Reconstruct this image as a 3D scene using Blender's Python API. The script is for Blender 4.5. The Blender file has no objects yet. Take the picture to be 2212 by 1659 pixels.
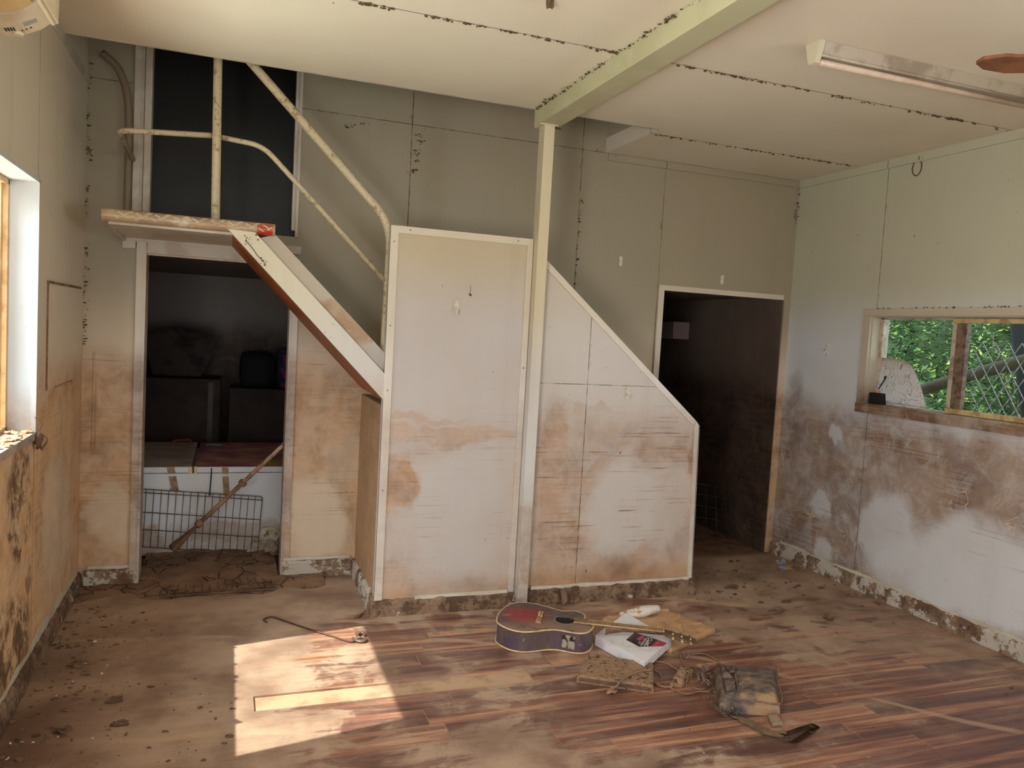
import bpy, bmesh, math, random
from mathutils import Vector, Matrix, noise as mnoise
R = random.Random(7)
SC = bpy.context.scene
COL = SC.collection
# ------------------------------------------------------------------ camera
F, PITCH, YAW, ROLL = 1686.0, -.06578, .35045, .05637
cp, sp, cy, sy = math.cos(PITCH), math.sin(PITCH), math.cos(YAW), math.sin(YAW)
FW = Vector((sy*cp, cy*cp, sp)); RT = Vector((cy, -sy, 0)); UP = RT.cross(FW)
cr, sr = math.cos(ROLL), math.sin(ROLL)
RR = RT*cr + UP*sr; UU = UP*cr - RT*sr
EYE = Vector((0, 0, 1.6))
cam = bpy.data.cameras.new('camera'); cam.sensor_width = 36; cam.lens = 36*F/2212; cam.clip_start = .03
co = bpy.data.objects.new('camera', cam); COL.objects.link(co)
M = Matrix((RR, UU, -FW)).transposed().to_4x4(); M.translation = EYE
co.matrix_world = M; SC.camera = co
# ------------------------------------------------------------------ light
w = bpy.data.worlds.new('sky'); SC.world = w; w.use_nodes = True
bg = w.node_tree.nodes['Background']; bg.inputs[0].default_value = (.80, .90, 1, 1); bg.inputs[1].default_value = 1.7
sun = bpy.data.lights.new('sun', 'SUN'); sun.energy = 7.8; sun.angle = .009; sun.color = (1, .93, .82)
so = bpy.data.objects.new('sun', sun); COL.objects.link(so); so.location = (-6, 0, 8)
so.rotation_euler = Vector((1, .2, -1.28)).to_track_quat('-Z', 'Y').to_euler()
def area(name, loc, d, sx, sz, e, col, portal=False):
    l = bpy.data.lights.new(name, 'AREA'); l.shape = 'RECTANGLE'; l.size = sx; l.size_y = sz; l.energy = e; l.color = col
    if portal: l.cycles.is_portal = True
    o = bpy.data.objects.new(name, l); COL.objects.link(o); o.location = loc
    o.rotation_euler = Vector(d).to_track_quat('-Z', 'Y').to_euler(); return o
area('portal', (-.95, 3.245, 1.6), (1, 0, 0), 1.13, 1.1, 1, (1, 1, 1), True)
area('portal', (4.22, 3.0, 1.55), (-1, 0, 0), 2.3, .62, 1, (1, 1, 1), True)
area('daylight_rear_door', (.55, -2.2, 1.25), (0, 1, .10), 1.9, 2.3, 13, (.97, .98, 1))
area('fill_side_up', (-1.0, .30, 1.5), (1, .35, .75), 1.4, 1.1, 105, (.98, .98, 1))  # added fill lamp at an unseen side opening, tilted up to brighten the ceiling
area('fill_right', (4.3, -.2, 1.5), (-1, .25, .1), 1.6, 1.0, 36, (.98, 1, .96))  # added fill lamp at an invented opening behind the camera, brightens the left wall
area('ground_bounce_fill', (-1.75, 3.3, .25), (1, -.05, 1.15), 1.3, 1.3, 82, (1, .97, .90))  # added lamp outside, stands in for light bounced off the ground
area('sky_fill_left', (-2.9, 2.3, 3.4), (1, .45, -.72), 2.2, 1.6, 150, (.93, .97, 1))  # added lamp out of view, makes up for the dimmed sky
SC.view_settings.view_transform = 'Standard'; SC.view_settings.look = 'None'
SC.view_settings.gamma = 1; SC.view_settings.use_curve_mapping = False
SC.view_settings.exposure = 0.42
SC.cycles.max_bounces = 5; SC.cycles.diffuse_bounces = 4; SC.cycles.glossy_bounces = 2; SC.cycles.transparent_max_bounces = 8
SC.cycles.caustics_reflective = False; SC.cycles.caustics_refractive = False
SC.cycles.use_denoising = True; SC.cycles.use_adaptive_sampling = True; SC.cycles.adaptive_threshold = .08; SC.cycles.adaptive_min_samples = 20; SC.cycles.sample_clamp_indirect = 6
# ------------------------------------------------------------------ helpers
def ray(x, y): return FW + RR*((x-1106)/F) - UU*((y-829.5)/F)
def onx(x, y, X): d = ray(x, y); return EYE + d*(X/d.x)
def ony(x, y, Y): d = ray(x, y); return EYE + d*(Y/d.y)
def onz(x, y, Z=0.): d = ray(x, y); return EYE + d*((Z-1.6)/d.z)
def rnd(v, n=3): return Vector([round(c, n) for c in v])
def lin(c):
    return tuple(((v/255)/12.92 if v/255 <= .04045 else ((v/255+.055)/1.055)**2.4) for v in c[:3]) + (1,)
def link(o, parent=None):
    COL.objects.link(o)
    if parent: o.parent = parent; o.matrix_parent_inverse = parent.matrix_world.inverted()
    return o
def tag(o, label, cat, group=None, kind=None):
    o['label'] = label; o['category'] = cat
    if group: o['group'] = group
    if kind: o['kind'] = kind
    return o
def thing(name, label, cat, loc=(0, 0, 0), rz=0., group=None):
    o = bpy.data.objects.new(name, None); o.empty_display_size = .05
    o.location = loc; o.rotation_euler = (0, 0, rz)
    o.matrix_world = Matrix.Translation(Vector(loc)) @ Matrix.Rotation(rz, 4, 'Z')
    COL.objects.link(o); return tag(o, label, cat, group)
def obj(name, bm, m, parent=None, smooth=False, world=False, label=None):
    """link a bmesh as one object; parent's local space unless world=True"""
    if world and parent: bm.transform(parent.matrix_world.inverted())
    me = bpy.data.meshes.new(name); bmesh.ops.recalc_face_normals(bm, faces=bm.faces)
    bm.to_mesh(me); bm.free()
    for mm in (m if isinstance(m, (list, tuple)) else [m]): me.materials.append(mm)
    if smooth:
        for p in me.polygons: p.use_smooth = True
    o = bpy.data.objects.new(name, me); COL.objects.link(o)
    if parent: o.parent = parent
    if label: o['label'] = label
    return o
def struct(name, bm, m, parent=None, smooth=False):
    o = obj(name, bm, m, parent, smooth)
    if not parent: o['kind'] = 'structure'
    return o
def BM(): return bmesh.new()
def box(bm, a, b, mi=0, bev=0.):
    x0, y0, z0 = a; x1, y1, z1 = b
    vs = [bm.verts.new(p) for p in ((x0,y0,z0),(x1,y0,z0),(x1,y1,z0),(x0,y1,z0),(x0,y0,z1),(x1,y0,z1),(x1,y1,z1),(x0,y1,z1))]
    fs = [bm.faces.new([vs[i] for i in q]) for q in ((3,2,1,0),(4,5,6,7),(0,1,5,4),(1,2,6,5),(2,3,7,6),(3,0,4,7))]
    for f in fs: f.material_index = mi
    if bev:
        es = list({e for f in fs for e in f.edges})
        r = bmesh.ops.bevel(bm, geom=es, offset=bev, segments=2, affect='EDGES', profile=.6)
        for f in r['faces']: f.material_index = mi
    return vs
def hexa(bm, bot, top, mi=0):
    a = [bm.verts.new(p) for p in bot]; b = [bm.verts.new(p) for p in top]; n = len(a)
    fs = [bm.faces.new(a[::-1]), bm.faces.new(b)] + [bm.faces.new((a[i], a[(i+1) % n], b[(i+1) % n], b[i])) for i in range(n)]
    for f in fs: f.material_index = mi
    return a, b
def prism(bm, pts, d, mi=0):
    d = Vector(d); return hexa(bm, [Vector(p) for p in pts], [Vector(p)+d for p in pts], mi)
def fillet(pts, r, n=6):
    pts = [Vector(p) for p in pts]; out = [pts[0]]
    for i in range(1, len(pts)-1):
        a, b, c = pts[i-1], pts[i], pts[i+1]
        u, v = (a-b), (c-b); rr = min(r, u.length*.49, v.length*.49)
        p, q = b+u.normalized()*rr, b+v.normalized()*rr
        for k in range(n+1):
            t = k/n; out.append(p*(1-t)**2 + b*2*t*(1-t) + q*t*t)
    out.append(pts[-1]); return out
def smooth_path(pts, n=6):
    pts = [Vector(p) for p in pts]; out = []
    P = [pts[0]*2-pts[1]] + pts + [pts[-1]*2-pts[-2]]
    for i in range(1, len(P)-2):
        a, b, c, d = P[i-1:i+3]
        for k in range(n):
            t = k/n
            out.append(.5*((2*b)+(c-a)*t+(2*a-5*b+4*c-d)*t*t+(-a+3*b-3*c+d)*t**3))
    out.append(pts[-1]); return out
def tube(bm, pts, r, seg=10, mi=0, flat=1.):
    pts = [Vector(p) for p in pts]; n = len(pts)
    rs = r if isinstance(r, (list, tuple)) else [r]*n
    t = (pts[1]-pts[0]).normalized(); up = Vector((0, 0, 1)) if abs(t.z) < .9 else Vector((1, 0, 0))
    s = t.cross(up).normalized(); rings = []
    for i in range(n):
        t = ((pts[min(i+1, n-1)]-pts[max(i-1, 0)]).normalized())
        s = (s - t*s.dot(t)).normalized(); v = t.cross(s)
        rings.append([bm.verts.new(pts[i]+(s*math.cos(a)+v*math.sin(a)*flat)*rs[i]) for a in [2*math.pi*k/seg for k in range(seg)]])
    for i in range(n-1):
        for k in range(seg):
            f = bm.faces.new((rings[i][k], rings[i][(k+1) % seg], rings[i+1][(k+1) % seg], rings[i+1][k])); f.material_index = mi; f.smooth = True
    for q in (rings[0][::-1], rings[-1]):
        f = bm.faces.new(q); f.material_index = mi
def cyl(bm, c, r, h, ax='z', seg=20, mi=0, r2=None):
    c = Vector(c); d = {'x': Vector((h,0,0)), 'y': Vector((0,h,0)), 'z': Vector((0,0,h))}[ax]
    tube(bm, [c, c+d], [r, r2 if r2 is not None else r], seg, mi)
def blob(bm, c, r, sx=1, sy=1, sz=1, amp=.3, sub=2, seed=0, mi=0):
    g = bmesh.ops.create_icosphere(bm, subdivisions=sub, radius=1)
    c = Vector(c)
    for v in g['verts']:
        k = 1+amp*mnoise.noise(v.co*1.7+Vector((seed*3.1, seed*1.7, seed)))*1.6
        v.co = c+Vector((v.co.x*sx*r*k, v.co.y*sy*r*k, v.co.z*sz*r*k))
    for v in g['verts']:
        for f in v.link_faces: f.material_index = mi
def wall(bm, ax, p0, p1, u0, u1, z0, z1, holes=()):
    us = sorted({u0, u1, *[h[0] for h in holes], *[h[1] for h in holes]}); zs = sorted({z0, z1, *[h[2] for h in holes], *[h[3] for h in holes]})
    us = [u for u in us if u0 <= u <= u1]; zs = [z for z in zs if z0 <= z <= z1]
    for a, b in zip(us, us[1:]):
        run = None
        for c, d in zip(zs, zs[1:]):
            um, zm = (a+b)/2, (c+d)/2
            if any(h[0] < um < h[1] and h[2] < zm < h[3] for h in holes):
                if run: boxw(bm, ax, p0, p1, a, b, *run); run = None
            else: run = (run[0] if run else c, d)
        if run: boxw(bm, ax, p0, p1, a, b, *run)
def boxw(bm, ax, p0, p1, a, b, c, d):
    if ax == 'x': box(bm, (a, p0, c), (b, p1, d))
    else: box(bm, (p0, a, c), (p1, b, d))
# ------------------------------------------------------------------ materials
class NT:
    def __init__(s, name):
        s.m = bpy.data.materials.new(name); s.m.use_nodes = True; s.t = s.m.node_tree; s.N = s.t.nodes; s.L = s.t.links
        s.p = s.N['Principled BSDF']; s.tc = s.N.new('ShaderNodeNewGeometry'); s.P = s.tc.outputs['Position']
    def n(s, k, **kw):
        x = s.N.new(k)
        for a, b in kw.items(): setattr(x, a, b)
        return x
    def set(s, i, v):
        if hasattr(v, 'is_linked') or isinstance(v, bpy.types.NodeSocket): s.L.new(v, i)
        else: i.default_value = v
    def m_(s, op, a, b=0., c=0., clamp=False):
        x = s.n('ShaderNodeMath', operation=op); x.use_clamp = clamp
        s.set(x.inputs[0], a); s.set(x.inputs[1], b); s.set(x.inputs[2], c); return x.outputs[0]
    def scale(s, v, sc, off=(0, 0, 0)):
        x = s.n('ShaderNodeMapping'); s.set(x.inputs[0], v); x.inputs['Scale'].default_value = sc; x.inputs['Location'].default_value = off; return x.outputs[0]
    def noise(s, sc=1., det=3, rough=.5, v=None, dist=0., vs=None, off=(0, 0, 0)):
        v = v or s.P
        if vs or off != (0, 0, 0): v = s.scale(v, vs or (1, 1, 1), off)
        x = s.n('ShaderNodeTexNoise'); s.set(x.inputs['Vector'], v); x.inputs['Scale'].default_value = sc
        x.inputs['Detail'].default_value = det; x.inputs['Roughness'].default_value = rough; x.inputs['Distortion'].default_value = dist
        return x.outputs[0]
    def vor(s, sc, v=None, feat='F1', out='Distance', rand=1.):
        x = s.n('ShaderNodeTexVoronoi', feature=feat); s.set(x.inputs['Vector'], v or s.P); x.inputs['Scale'].default_value = sc
        x.inputs['Randomness'].default_value = rand
        return x.outputs[out]
    def step(s, v, a, b, lo=0., hi=1.):
        x = s.n('ShaderNodeMapRange', interpolation_type='SMOOTHSTEP')
        if a > b: a, b, lo, hi = b, a, hi, lo
        s.set(x.inputs[0], v); x.inputs[1].default_value = a; x.inputs[2].default_value = b; x.inputs[3].default_value = lo; x.inputs[4].default_value = hi
        return x.outputs[0]
    def mix(s, f, a, b, op='MIX'):
        x = s.n('ShaderNodeMix', data_type='RGBA', blend_type=op); s.set(x.inputs[0], f)
        s.set(x.inputs[6], a); s.set(x.inputs[7], b); return x.outputs[2]
    def xyz(s, v=None):
        x = s.n('ShaderNodeSeparateXYZ'); s.set(x.inputs[0], v or s.P); return x.outputs
    def comb(s, a, b, c):
        x = s.n('ShaderNodeCombineXYZ'); s.set(x.inputs[0], a); s.set(x.inputs[1], b); s.set(x.inputs[2], c); return x.outputs[0]
    def ramp(s, f, stops):
        x = s.n('ShaderNodeValToRGB'); s.set(x.inputs[0], f); r = x.color_ramp
        while len(r.elements) < len(stops): r.elements.new(.5)
        for e, (p, c) in zip(r.elements, stops): e.position = p; e.color = c
        return x.outputs[0]
    def out(s, col, rough=.6, bump=None, bs=.3, bd=.01, metal=0., spec=.4):
        s.set(s.p.inputs['Base Color'], col); s.set(s.p.inputs['Roughness'], rough); s.set(s.p.inputs['Metallic'], metal); s.p.inputs['Specular IOR Level'].default_value = spec
        if bump is not None:
            b = s.n('ShaderNodeBump'); b.inputs['Strength'].default_value = bs; b.inputs['Distance'].default_value = bd; s.set(b.inputs['Height'], bump); s.L.new(b.outputs[0], s.p.inputs['Normal'])
        return s.m
MUD = lin((158, 126, 98)); MUDD = lin((112, 84, 62)); MUDL = lin((186, 160, 134)); CREAM = lin((210, 200, 180)); WHITE = lin((222, 216, 208))
def wall_mat(name, ax='x', base=CREAM, low=WHITE, mud=MUD, dark=MUDD, top=1.3, amt=.8, mudb=(), clean=(), streak=.6, lines=(), scratch=.5, bottom=0., specks=1., lowz=1.6, mould=()):
    """flood-stained painted sheet: tide line at height top, mud patches mudb and rinsed patches clean as (u, z, ru, rz, strength)"""
    g = NT(name); x, y, z = g.xyz(); u = x if ax == 'x' else y
    w1 = g.m_('SUBTRACT', g.noise(2.2, 4, .6), .5); w2 = g.m_('SUBTRACT', g.noise(9, 3, .65), .5)
    zz = g.m_('ADD', z, g.m_('ADD', g.m_('MULTIPLY', w1, .35), g.m_('MULTIPLY', w2, .10)))
    uu = g.m_('ADD', u, g.m_('ADD', g.m_('MULTIPLY', g.m_('SUBTRACT', g.noise(2.6, 4, .6, off=(7, 3, 1)), .5), .30), g.m_('MULTIPLY', w2, .12)))
    mask = g.m_('MULTIPLY', g.step(zz, top+.13, top-.16), amt)
    def ell(b):
        a = g.m_('DIVIDE', g.m_('SUBTRACT', uu, b[0]), b[2]); c = g.m_('DIVIDE', g.m_('SUBTRACT', zz, b[1]), b[3])
        d = g.m_('SQRT', g.m_('ADD', g.m_('MULTIPLY', a, a), g.m_('MULTIPLY', c, c)))
        return g.step(d, 1.12, .72, 0., abs(b[4]))
    for b in clean: mask = g.m_('MULTIPLY', mask, g.m_('SUBTRACT', 1., ell(b)))
    for b in mudb: mask = g.m_('MAXIMUM', mask, ell(b))
    vs = (3.2, 3.2, 75)
    hs = g.noise(1., 4, .62, vs=vs)
    dr = g.noise(1., 3, .55, vs=(9, 9, .7))
    blot = g.noise(6.5, 6, .7, off=(4, 9, 1), dist=.6); hgate = g.step(g.noise(1.9, 4, .6, off=(11, 2, 6)), .46, .60)
    film = g.m_('MULTIPLY', mask, g.m_('ADD', .50, g.m_('ADD', g.m_('MULTIPLY', g.step(blot, .34, .60), .34), g.m_('ADD', g.m_('MULTIPLY', g.m_('MULTIPLY', g.step(hs, .40, .66), hgate), .28), g.m_('MULTIPLY', g.step(dr, .42, .7), .08)))))
    bc = g.mix(g.step(z, lowz+.25, lowz-.35), base, low)
    bc = g.mix(g.step(g.noise(1.1, 4, .6, off=(3, 1, 9)), .35, .75, 0., .22), bc, lin((170, 150, 120)))
    bc = g.mix(g.step(dr, .5, .8, 0., .10), bc, lin((140, 122, 98)))
    mc = g.mix(g.step(g.noise(3.4, 5, .65, off=(1, 8, 2)), .35, .68), mud, dark)
    col = g.mix(g.m_('MINIMUM', film, .96), bc, mc)
    # brushed horizontal lines left by the falling water
    band = g.m_('MULTIPLY', g.step(zz, top+.14, top-.02), g.step(zz, .15, .45))
    hl = g.m_('MAXIMUM', g.m_('MULTIPLY', g.step(g.noise(1., 5, .7, vs=(1.5, 1.5, 95), off=(0, 0, 4)), .575, .66), g.step(g.noise(2.3, 4, .6, off=(1, 6, 6)), .46, .58)), g.m_('MULTIPLY', g.m_('MULTIPLY', g.step(g.noise(1., 2, .5, vs=(.7, .7, 55), off=(2, 0, 9)), .70, .74), .8), g.step(g.noise(3, 3, .6, off=(8, 1, 6)), .48, .54)))
    col = g.mix(g.m_('MULTIPLY', g.m_('MULTIPLY', hl, band), streak), col, dark)
    # pale scratches through the mud
    for k, (sc, of) in enumerate(((2.3, (0, 0, 0)), (3.7, (5, 2, 9)))):
        nn = g.noise(sc, 3, .55, dist=1.2, off=of); th = g.m_('ABSOLUTE', g.m_('SUBTRACT', nn, .5))
        gate = g.step(g.noise(2.4, 2, .5, off=(9, k*4, 2)), .54, .66)
        col = g.mix(g.m_('MULTIPLY', g.m_('MULTIPLY', g.step(th, .0055, .001), gate), g.m_('MULTIPLY', mask, scratch)), col, lin((214, 198, 176)))
    if bottom: col = g.mix(g.m_('MULTIPLY', g.step(zz, bottom+.12, bottom-.08), .75), col, mc)
    for b in mould:
        gt = g.step(g.noise(7, 6, .72, off=(2, 7, 7), dist=.5), .44, .60); col = g.mix(g.m_('MULTIPLY', g.m_('MULTIPLY', ell(b), gt), .9), col, lin((84, 58, 38)))
    # fly specks and splashes
    v = g.vor(26); gate = g.step(g.noise(4, 3, .6, off=(2, 2, 2)), .50, .68)
    gate = g.m_('MAXIMUM', gate, g.m_('MULTIPLY', g.step(zz, .42, .18), g.step(g.noise(3, 2, .5, off=(7, 0, 2)), .45, .55)))
    sp_ = g.m_('MULTIPLY', g.step(v, .10, .06), gate)
    v2 = g.vor(8, v=g.scale(g.P, (1, 1, .6))); sp2 = g.m_('MULTIPLY', g.step(v2, .05, .03), g.step(g.noise(3, 2, .5, off=(4, 4, 8)), .48, .6))
    col = g.mix(g.m_('MULTIPLY', g.m_('MAXIMUM', sp_, sp2), .75*specks), col, lin((70, 52, 38)))
    for (a, horiz, wd) in lines:       # sheet joints
        c_ = z if horiz else u
        l = g.step(g.m_('ABSOLUTE', g.m_('SUBTRACT', c_, a)), wd, wd*.5)
        dirt = g.step(g.noise(14, 4, .7), .35, .6, .35, 1.)
        col = g.mix(g.m_('MULTIPLY', l, dirt), col, lin((72, 56, 42)))
        l2 = g.m_('MULTIPLY', g.step(g.m_('ABSOLUTE', g.m_('SUBTRACT', c_, a)), .03, .0), g.step(g.noise(18, 4, .7, off=(a, 0, 3)), .60, .74))
        col = g.mix(g.m_('MULTIPLY', l2, .7), col, lin((84, 66, 48)))
    h = g.m_('ADD', g.m_('MULTIPLY', film, .5), g.m_('MULTIPLY', g.noise(90, 3, .6), .25))
    return g.out(col, g.m_('ADD', .42, g.m_('MULTIPLY', film, .35)), h, .25, .004)
def plain(name, c, rough=.5, metal=0., dirt=None, amt=.4, sc=8., bump=0., spec=.4, bd=.004, lo=.45, hi=.62):
    g = NT(name); col = c
    if dirt: col = g.mix(g.step(g.noise(sc, 5, .65), lo, hi, 0., amt), c, dirt)
    else: col = g.mix(g.step(g.noise(sc, 4, .6), .3, .7, 0., .25), c, tuple(v*.75 for v in c[:3])+(1,))
    return g.out(col, rough, g.noise(sc*5, 4, .6) if bump else None, bump, bd, metal, spec)
def mud_mat(name, c=MUD, d=MUDD, crack=0.):
    g = NT(name); n1 = g.noise(7, 5, .65)
    col = g.mix(g.step(n1, .35, .65), c, d); h = g.noise(30, 5, .7)
    if crack:
        v = g.vor(9, v=g.P, feat='DISTANCE_TO_EDGE'); ck = g.m_('MULTIPLY', g.step(v, .035, .0), g.step(g.noise(3.5, 2), .42, .52))
        col = g.mix(ck, col, lin((48, 34, 26))); h = g.m_('SUBTRACT', h, g.m_('MULTIPLY', ck, 2.))
    return g.out(col, .75, h, .9, .012)
M_mud = mud_mat('mud'); M_mudd = mud_mat('dark_mud', lin((128, 98, 76)), lin((88, 66, 50)))
M_crack = mud_mat('cracked_mud', lin((150, 118, 92)), lin((118, 90, 70)), 1.)
M_white = plain('white_paint', lin((206, 198, 182)), .45, dirt=MUD, amt=.35, sc=6)
M_trim = wall_mat('painted_trim', 'x', top=1.2, amt=.45, streak=.3, specks=.8)
M_trim2 = wall_mat('muddy_jamb', 'x', top=1.35, amt=.8, streak=.5, scratch=.3)
M_base = None
def skirt_mat(name, white, d1=lin((150, 122, 98)), d2=lin((96, 72, 54))):
    g = NT(name); c = g.mix(g.step(g.noise(9, 6, .75), .42, .58), d1, d2); c = g.mix(g.step(g.noise(46, 4, .7), .56, .64, 0., .7), c, lin((70, 52, 40)))
    c = g.mix(g.step(g.noise(6, 6, .75, off=(5, 5, 0)), white, white-.03), c, lin((206, 198, 186))); return g.out(c, .7, g.noise(34, 6, .75), 1., .014)
M_base2 = skirt_mat('mud_caked_baseboard', .40)
M_base = skirt_mat('muddy_baseboard', .50, lin((158, 132, 108)), lin((118, 92, 72)))
M_black = plain('black_plastic', lin((26, 24, 24)), .45)
M_steel = plain('old_steel', lin((120, 108, 96)), .45, .6, dirt=MUDD, amt=.7, sc=20)
# ------------------------------------------------------------------ room shell
def floor_mat():
    g = NT('laminate_boards'); x, y, z = g.xyz()
    # three strip laminate boards running along x
    row = g.m_('FLOOR', g.m_('DIVIDE', g.m_('SUBTRACT', y, .0), .1345))
    rr = g.n('ShaderNodeTexWhiteNoise', noise_dimensions='1D'); g.set(rr.inputs['W'], row)
    xo = g.m_('ADD', x, g.m_('MULTIPLY', rr.outputs[0], 1.3)); cell = g.m_('FLOOR', g.m_('DIVIDE', xo, 1.28))
    wn = g.n('ShaderNodeTexWhiteNoise', noise_dimensions='2D'); g.set(wn.inputs['Vector'], g.comb(row, cell, 0.))
    tone = wn.outputs[0]
    px = g.comb(g.m_('ADD', xo, g.m_('MULTIPLY', tone, 9.)), g.m_('ADD', y, g.m_('MULTIPLY', tone, 5.)), 0.)
    gr = g.noise(1., 5, .62, v=px, vs=(.9, 17, 1), dist=.5); fine = g.noise(1., 4, .6, v=px, vs=(3, 110, 1))
    tt = g.m_('ADD', g.m_('MULTIPLY', gr, .86), g.m_('MULTIPLY', g.m_('SUBTRACT', tone, .5), .16))
    wood = g.ramp(g.m_('ADD', tt, g.m_('MULTIPLY', g.m_('SUBTRACT', fine, .5), .22)), [(.34, lin((84, 52, 48))), (.44, lin((118, 74, 62))), (.51, lin((154, 104, 82))), (.58, lin((192, 144, 110)))])
    fy = g.m_('ABSOLUTE', g.m_('SUBTRACT', g.m_('FRACT', g.m_('DIVIDE', y, .1345)), .5)); fx = g.m_('ABSOLUTE', g.m_('SUBTRACT', g.m_('FRACT', g.m_('DIVIDE', xo, 1.28)), .5))
    gap = g.m_('MAXIMUM', g.step(fy, .485, .497), g.step(fx, .4975, .4992))
    wood = g.mix(g.m_('MULTIPLY', gap, .5), wood, lin((168, 134, 104)))
    # silt film
    a = g.noise(1.25, 5, .62, dist=.6); b = g.noise(5, 5, .7, dist=1.4, off=(3, 5, 0)); c = g.noise(1., 4, .6, v=g.scale(g.P, (2.2, 11, 1)), dist=.8)
    sm = g.m_('ADD', g.m_('MULTIPLY', a, .45), g.m_('ADD', g.m_('MULTIPLY', b, .25), g.m_('MULTIPLY', c, .30)))
    left = g.step(x, 1.0, -.5, 0., .17); back = g.step(y, 3.9, 4.75, 0., .20); front = g.step(y, 2.9, 2.0, 0., -.0)
    right = g.m_('MULTIPLY', g.step(x, 2.6, 3.4), g.step(y, 2.8, 3.8, 0., .08)); rf = g.m_('MULTIPLY', g.step(x, 2.2, 3.2), g.step(y, 3.2, 2.4, 0., -.06))
    sm = g.m_('ADD', sm, g.m_('ADD', g.m_('ADD', left, back), g.m_('ADD', right, rf)))
    film = g.step(sm, .495, .555)
    smear = g.step(sm, .40, .58, .05, .46)
    siltc = g.mix(g.step(g.noise(3, 5, .6, off=(8, 1, 1)), .35, .7), lin((180, 154, 132)), lin((136, 110, 92)))
    col = g.mix(smear, wood, siltc)
    col = g.mix(g.m_('MULTIPLY', film, g.step(fine, .25, .6, .62, .94)), col, siltc)
    # drag marks across the boards
    wv = g.n('ShaderNodeTexWave', wave_type='RINGS', rings_direction='Z'); wv.inputs['Scale'].default_value = .35; wv.inputs['Distortion'].default_value = 7; wv.inputs['Detail'].default_value = 3; wv.inputs['Detail Scale'].default_value = .8
    g.set(wv.inputs['Vector'], g.P)
    mk = g.m_('MULTIPLY', g.step(wv.outputs['Fac'], .988, .998), g.step(g.noise(1.7, 2, .5, off=(1, 9, 4)), .5, .58))
    col = g.mix(g.m_('MULTIPLY', mk, .55), col, lin((190, 160, 132)))
    left_dark = g.m_('MULTIPLY', g.step(x, -.15, -.7), g.step(y, 4.6, 3.4)); col = g.mix(g.m_('MULTIPLY', left_dark, g.step(a, .35, .6, .25, .8)), col, lin((92, 62, 48)))  # boards turn darker brown towards the left wall
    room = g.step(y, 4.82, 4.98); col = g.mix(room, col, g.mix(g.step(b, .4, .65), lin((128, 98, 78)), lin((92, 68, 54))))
    v = g.vor(30); crumbs = g.m_('MULTIPLY', g.step(v, .12, .07), g.step(g.noise(2.2, 3, .6, off=(6, 6, 6)), .50, .62))
    col = g.mix(g.m_('MULTIPLY', crumbs, .6), col, lin((96, 70, 54)))
    wet2 = g.step(g.noise(2.4, 4, .6, off=(5, 5, 0)), .4, .6)
    ro = g.m_('ADD', .34, g.m_('MULTIPLY', film, .38))
    h = g.m_('SUBTRACT', g.m_('ADD', g.m_('MULTIPLY', film, .6), g.m_('MULTIPLY', g.noise(60, 4, .7), .3)), g.m_('MULTIPLY', gap, .5))
    return g.out(col, ro, h, .35, .004)
M_floor = floor_mat()
M_sub = plain('silted_subfloor', lin((186, 156, 126)), .8, dirt=lin((150, 118, 92)), amt=.7, sc=5, bump=.4)
# missing board: hole x .144-1.385, y 3.24-3.375
bm = BM(); hx0, hx1, hy0, hy1 = .144, 1.385, 3.235, 3.37
for a, b in (((-.92, -2, -.009), (hx0, 9, 0)), ((hx1, -2, -.009), (4.2, 9, 0)), ((hx0, -2, -.009), (hx1, hy0, 0)), ((hx0, hy1, -.009), (hx1, 9, 0))): box(bm, a, b)
struct('floor', bm, M_floor)
bm = BM(); box(bm, (-1.8, -2, -.12), (4.4, 9, -.009)); struct('trim_1', bm, M_sub)
XL, XR, YB, ZC = -.77, 4.05, 4.95, 2.87
M_left = wall_mat('left_wall_stained', 'y', base=lin((224, 214, 194)), low=lin((228, 214, 190)), mud=lin((216, 170, 118)), dark=lin((172, 124, 78)), top=1.32, amt=.85,
    clean=((4.35, .55, .35, .35, .45),), mudb=((3.5, .55, .28, .6, .9), (3.3, .9, .4, .35, .95), (4.3, 1.12, .5, .16, .95)), streak=.35, lines=((3.81, False, .004),), bottom=.1, mould=((3.55, .80, .24, .24, 1), (3.45, .25, .35, .22, 1), (3.75, .28, .06, .3, .7)))
bm = BM(); wall(bm, 'y', XL-.15, XL, -2, YB, 0, 4.0, [(2.68, 3.81, 1.06, 2.125), (-.4, 1.0, 1.0, 2.1)]); struct('wall_left', bm, M_left)
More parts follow.
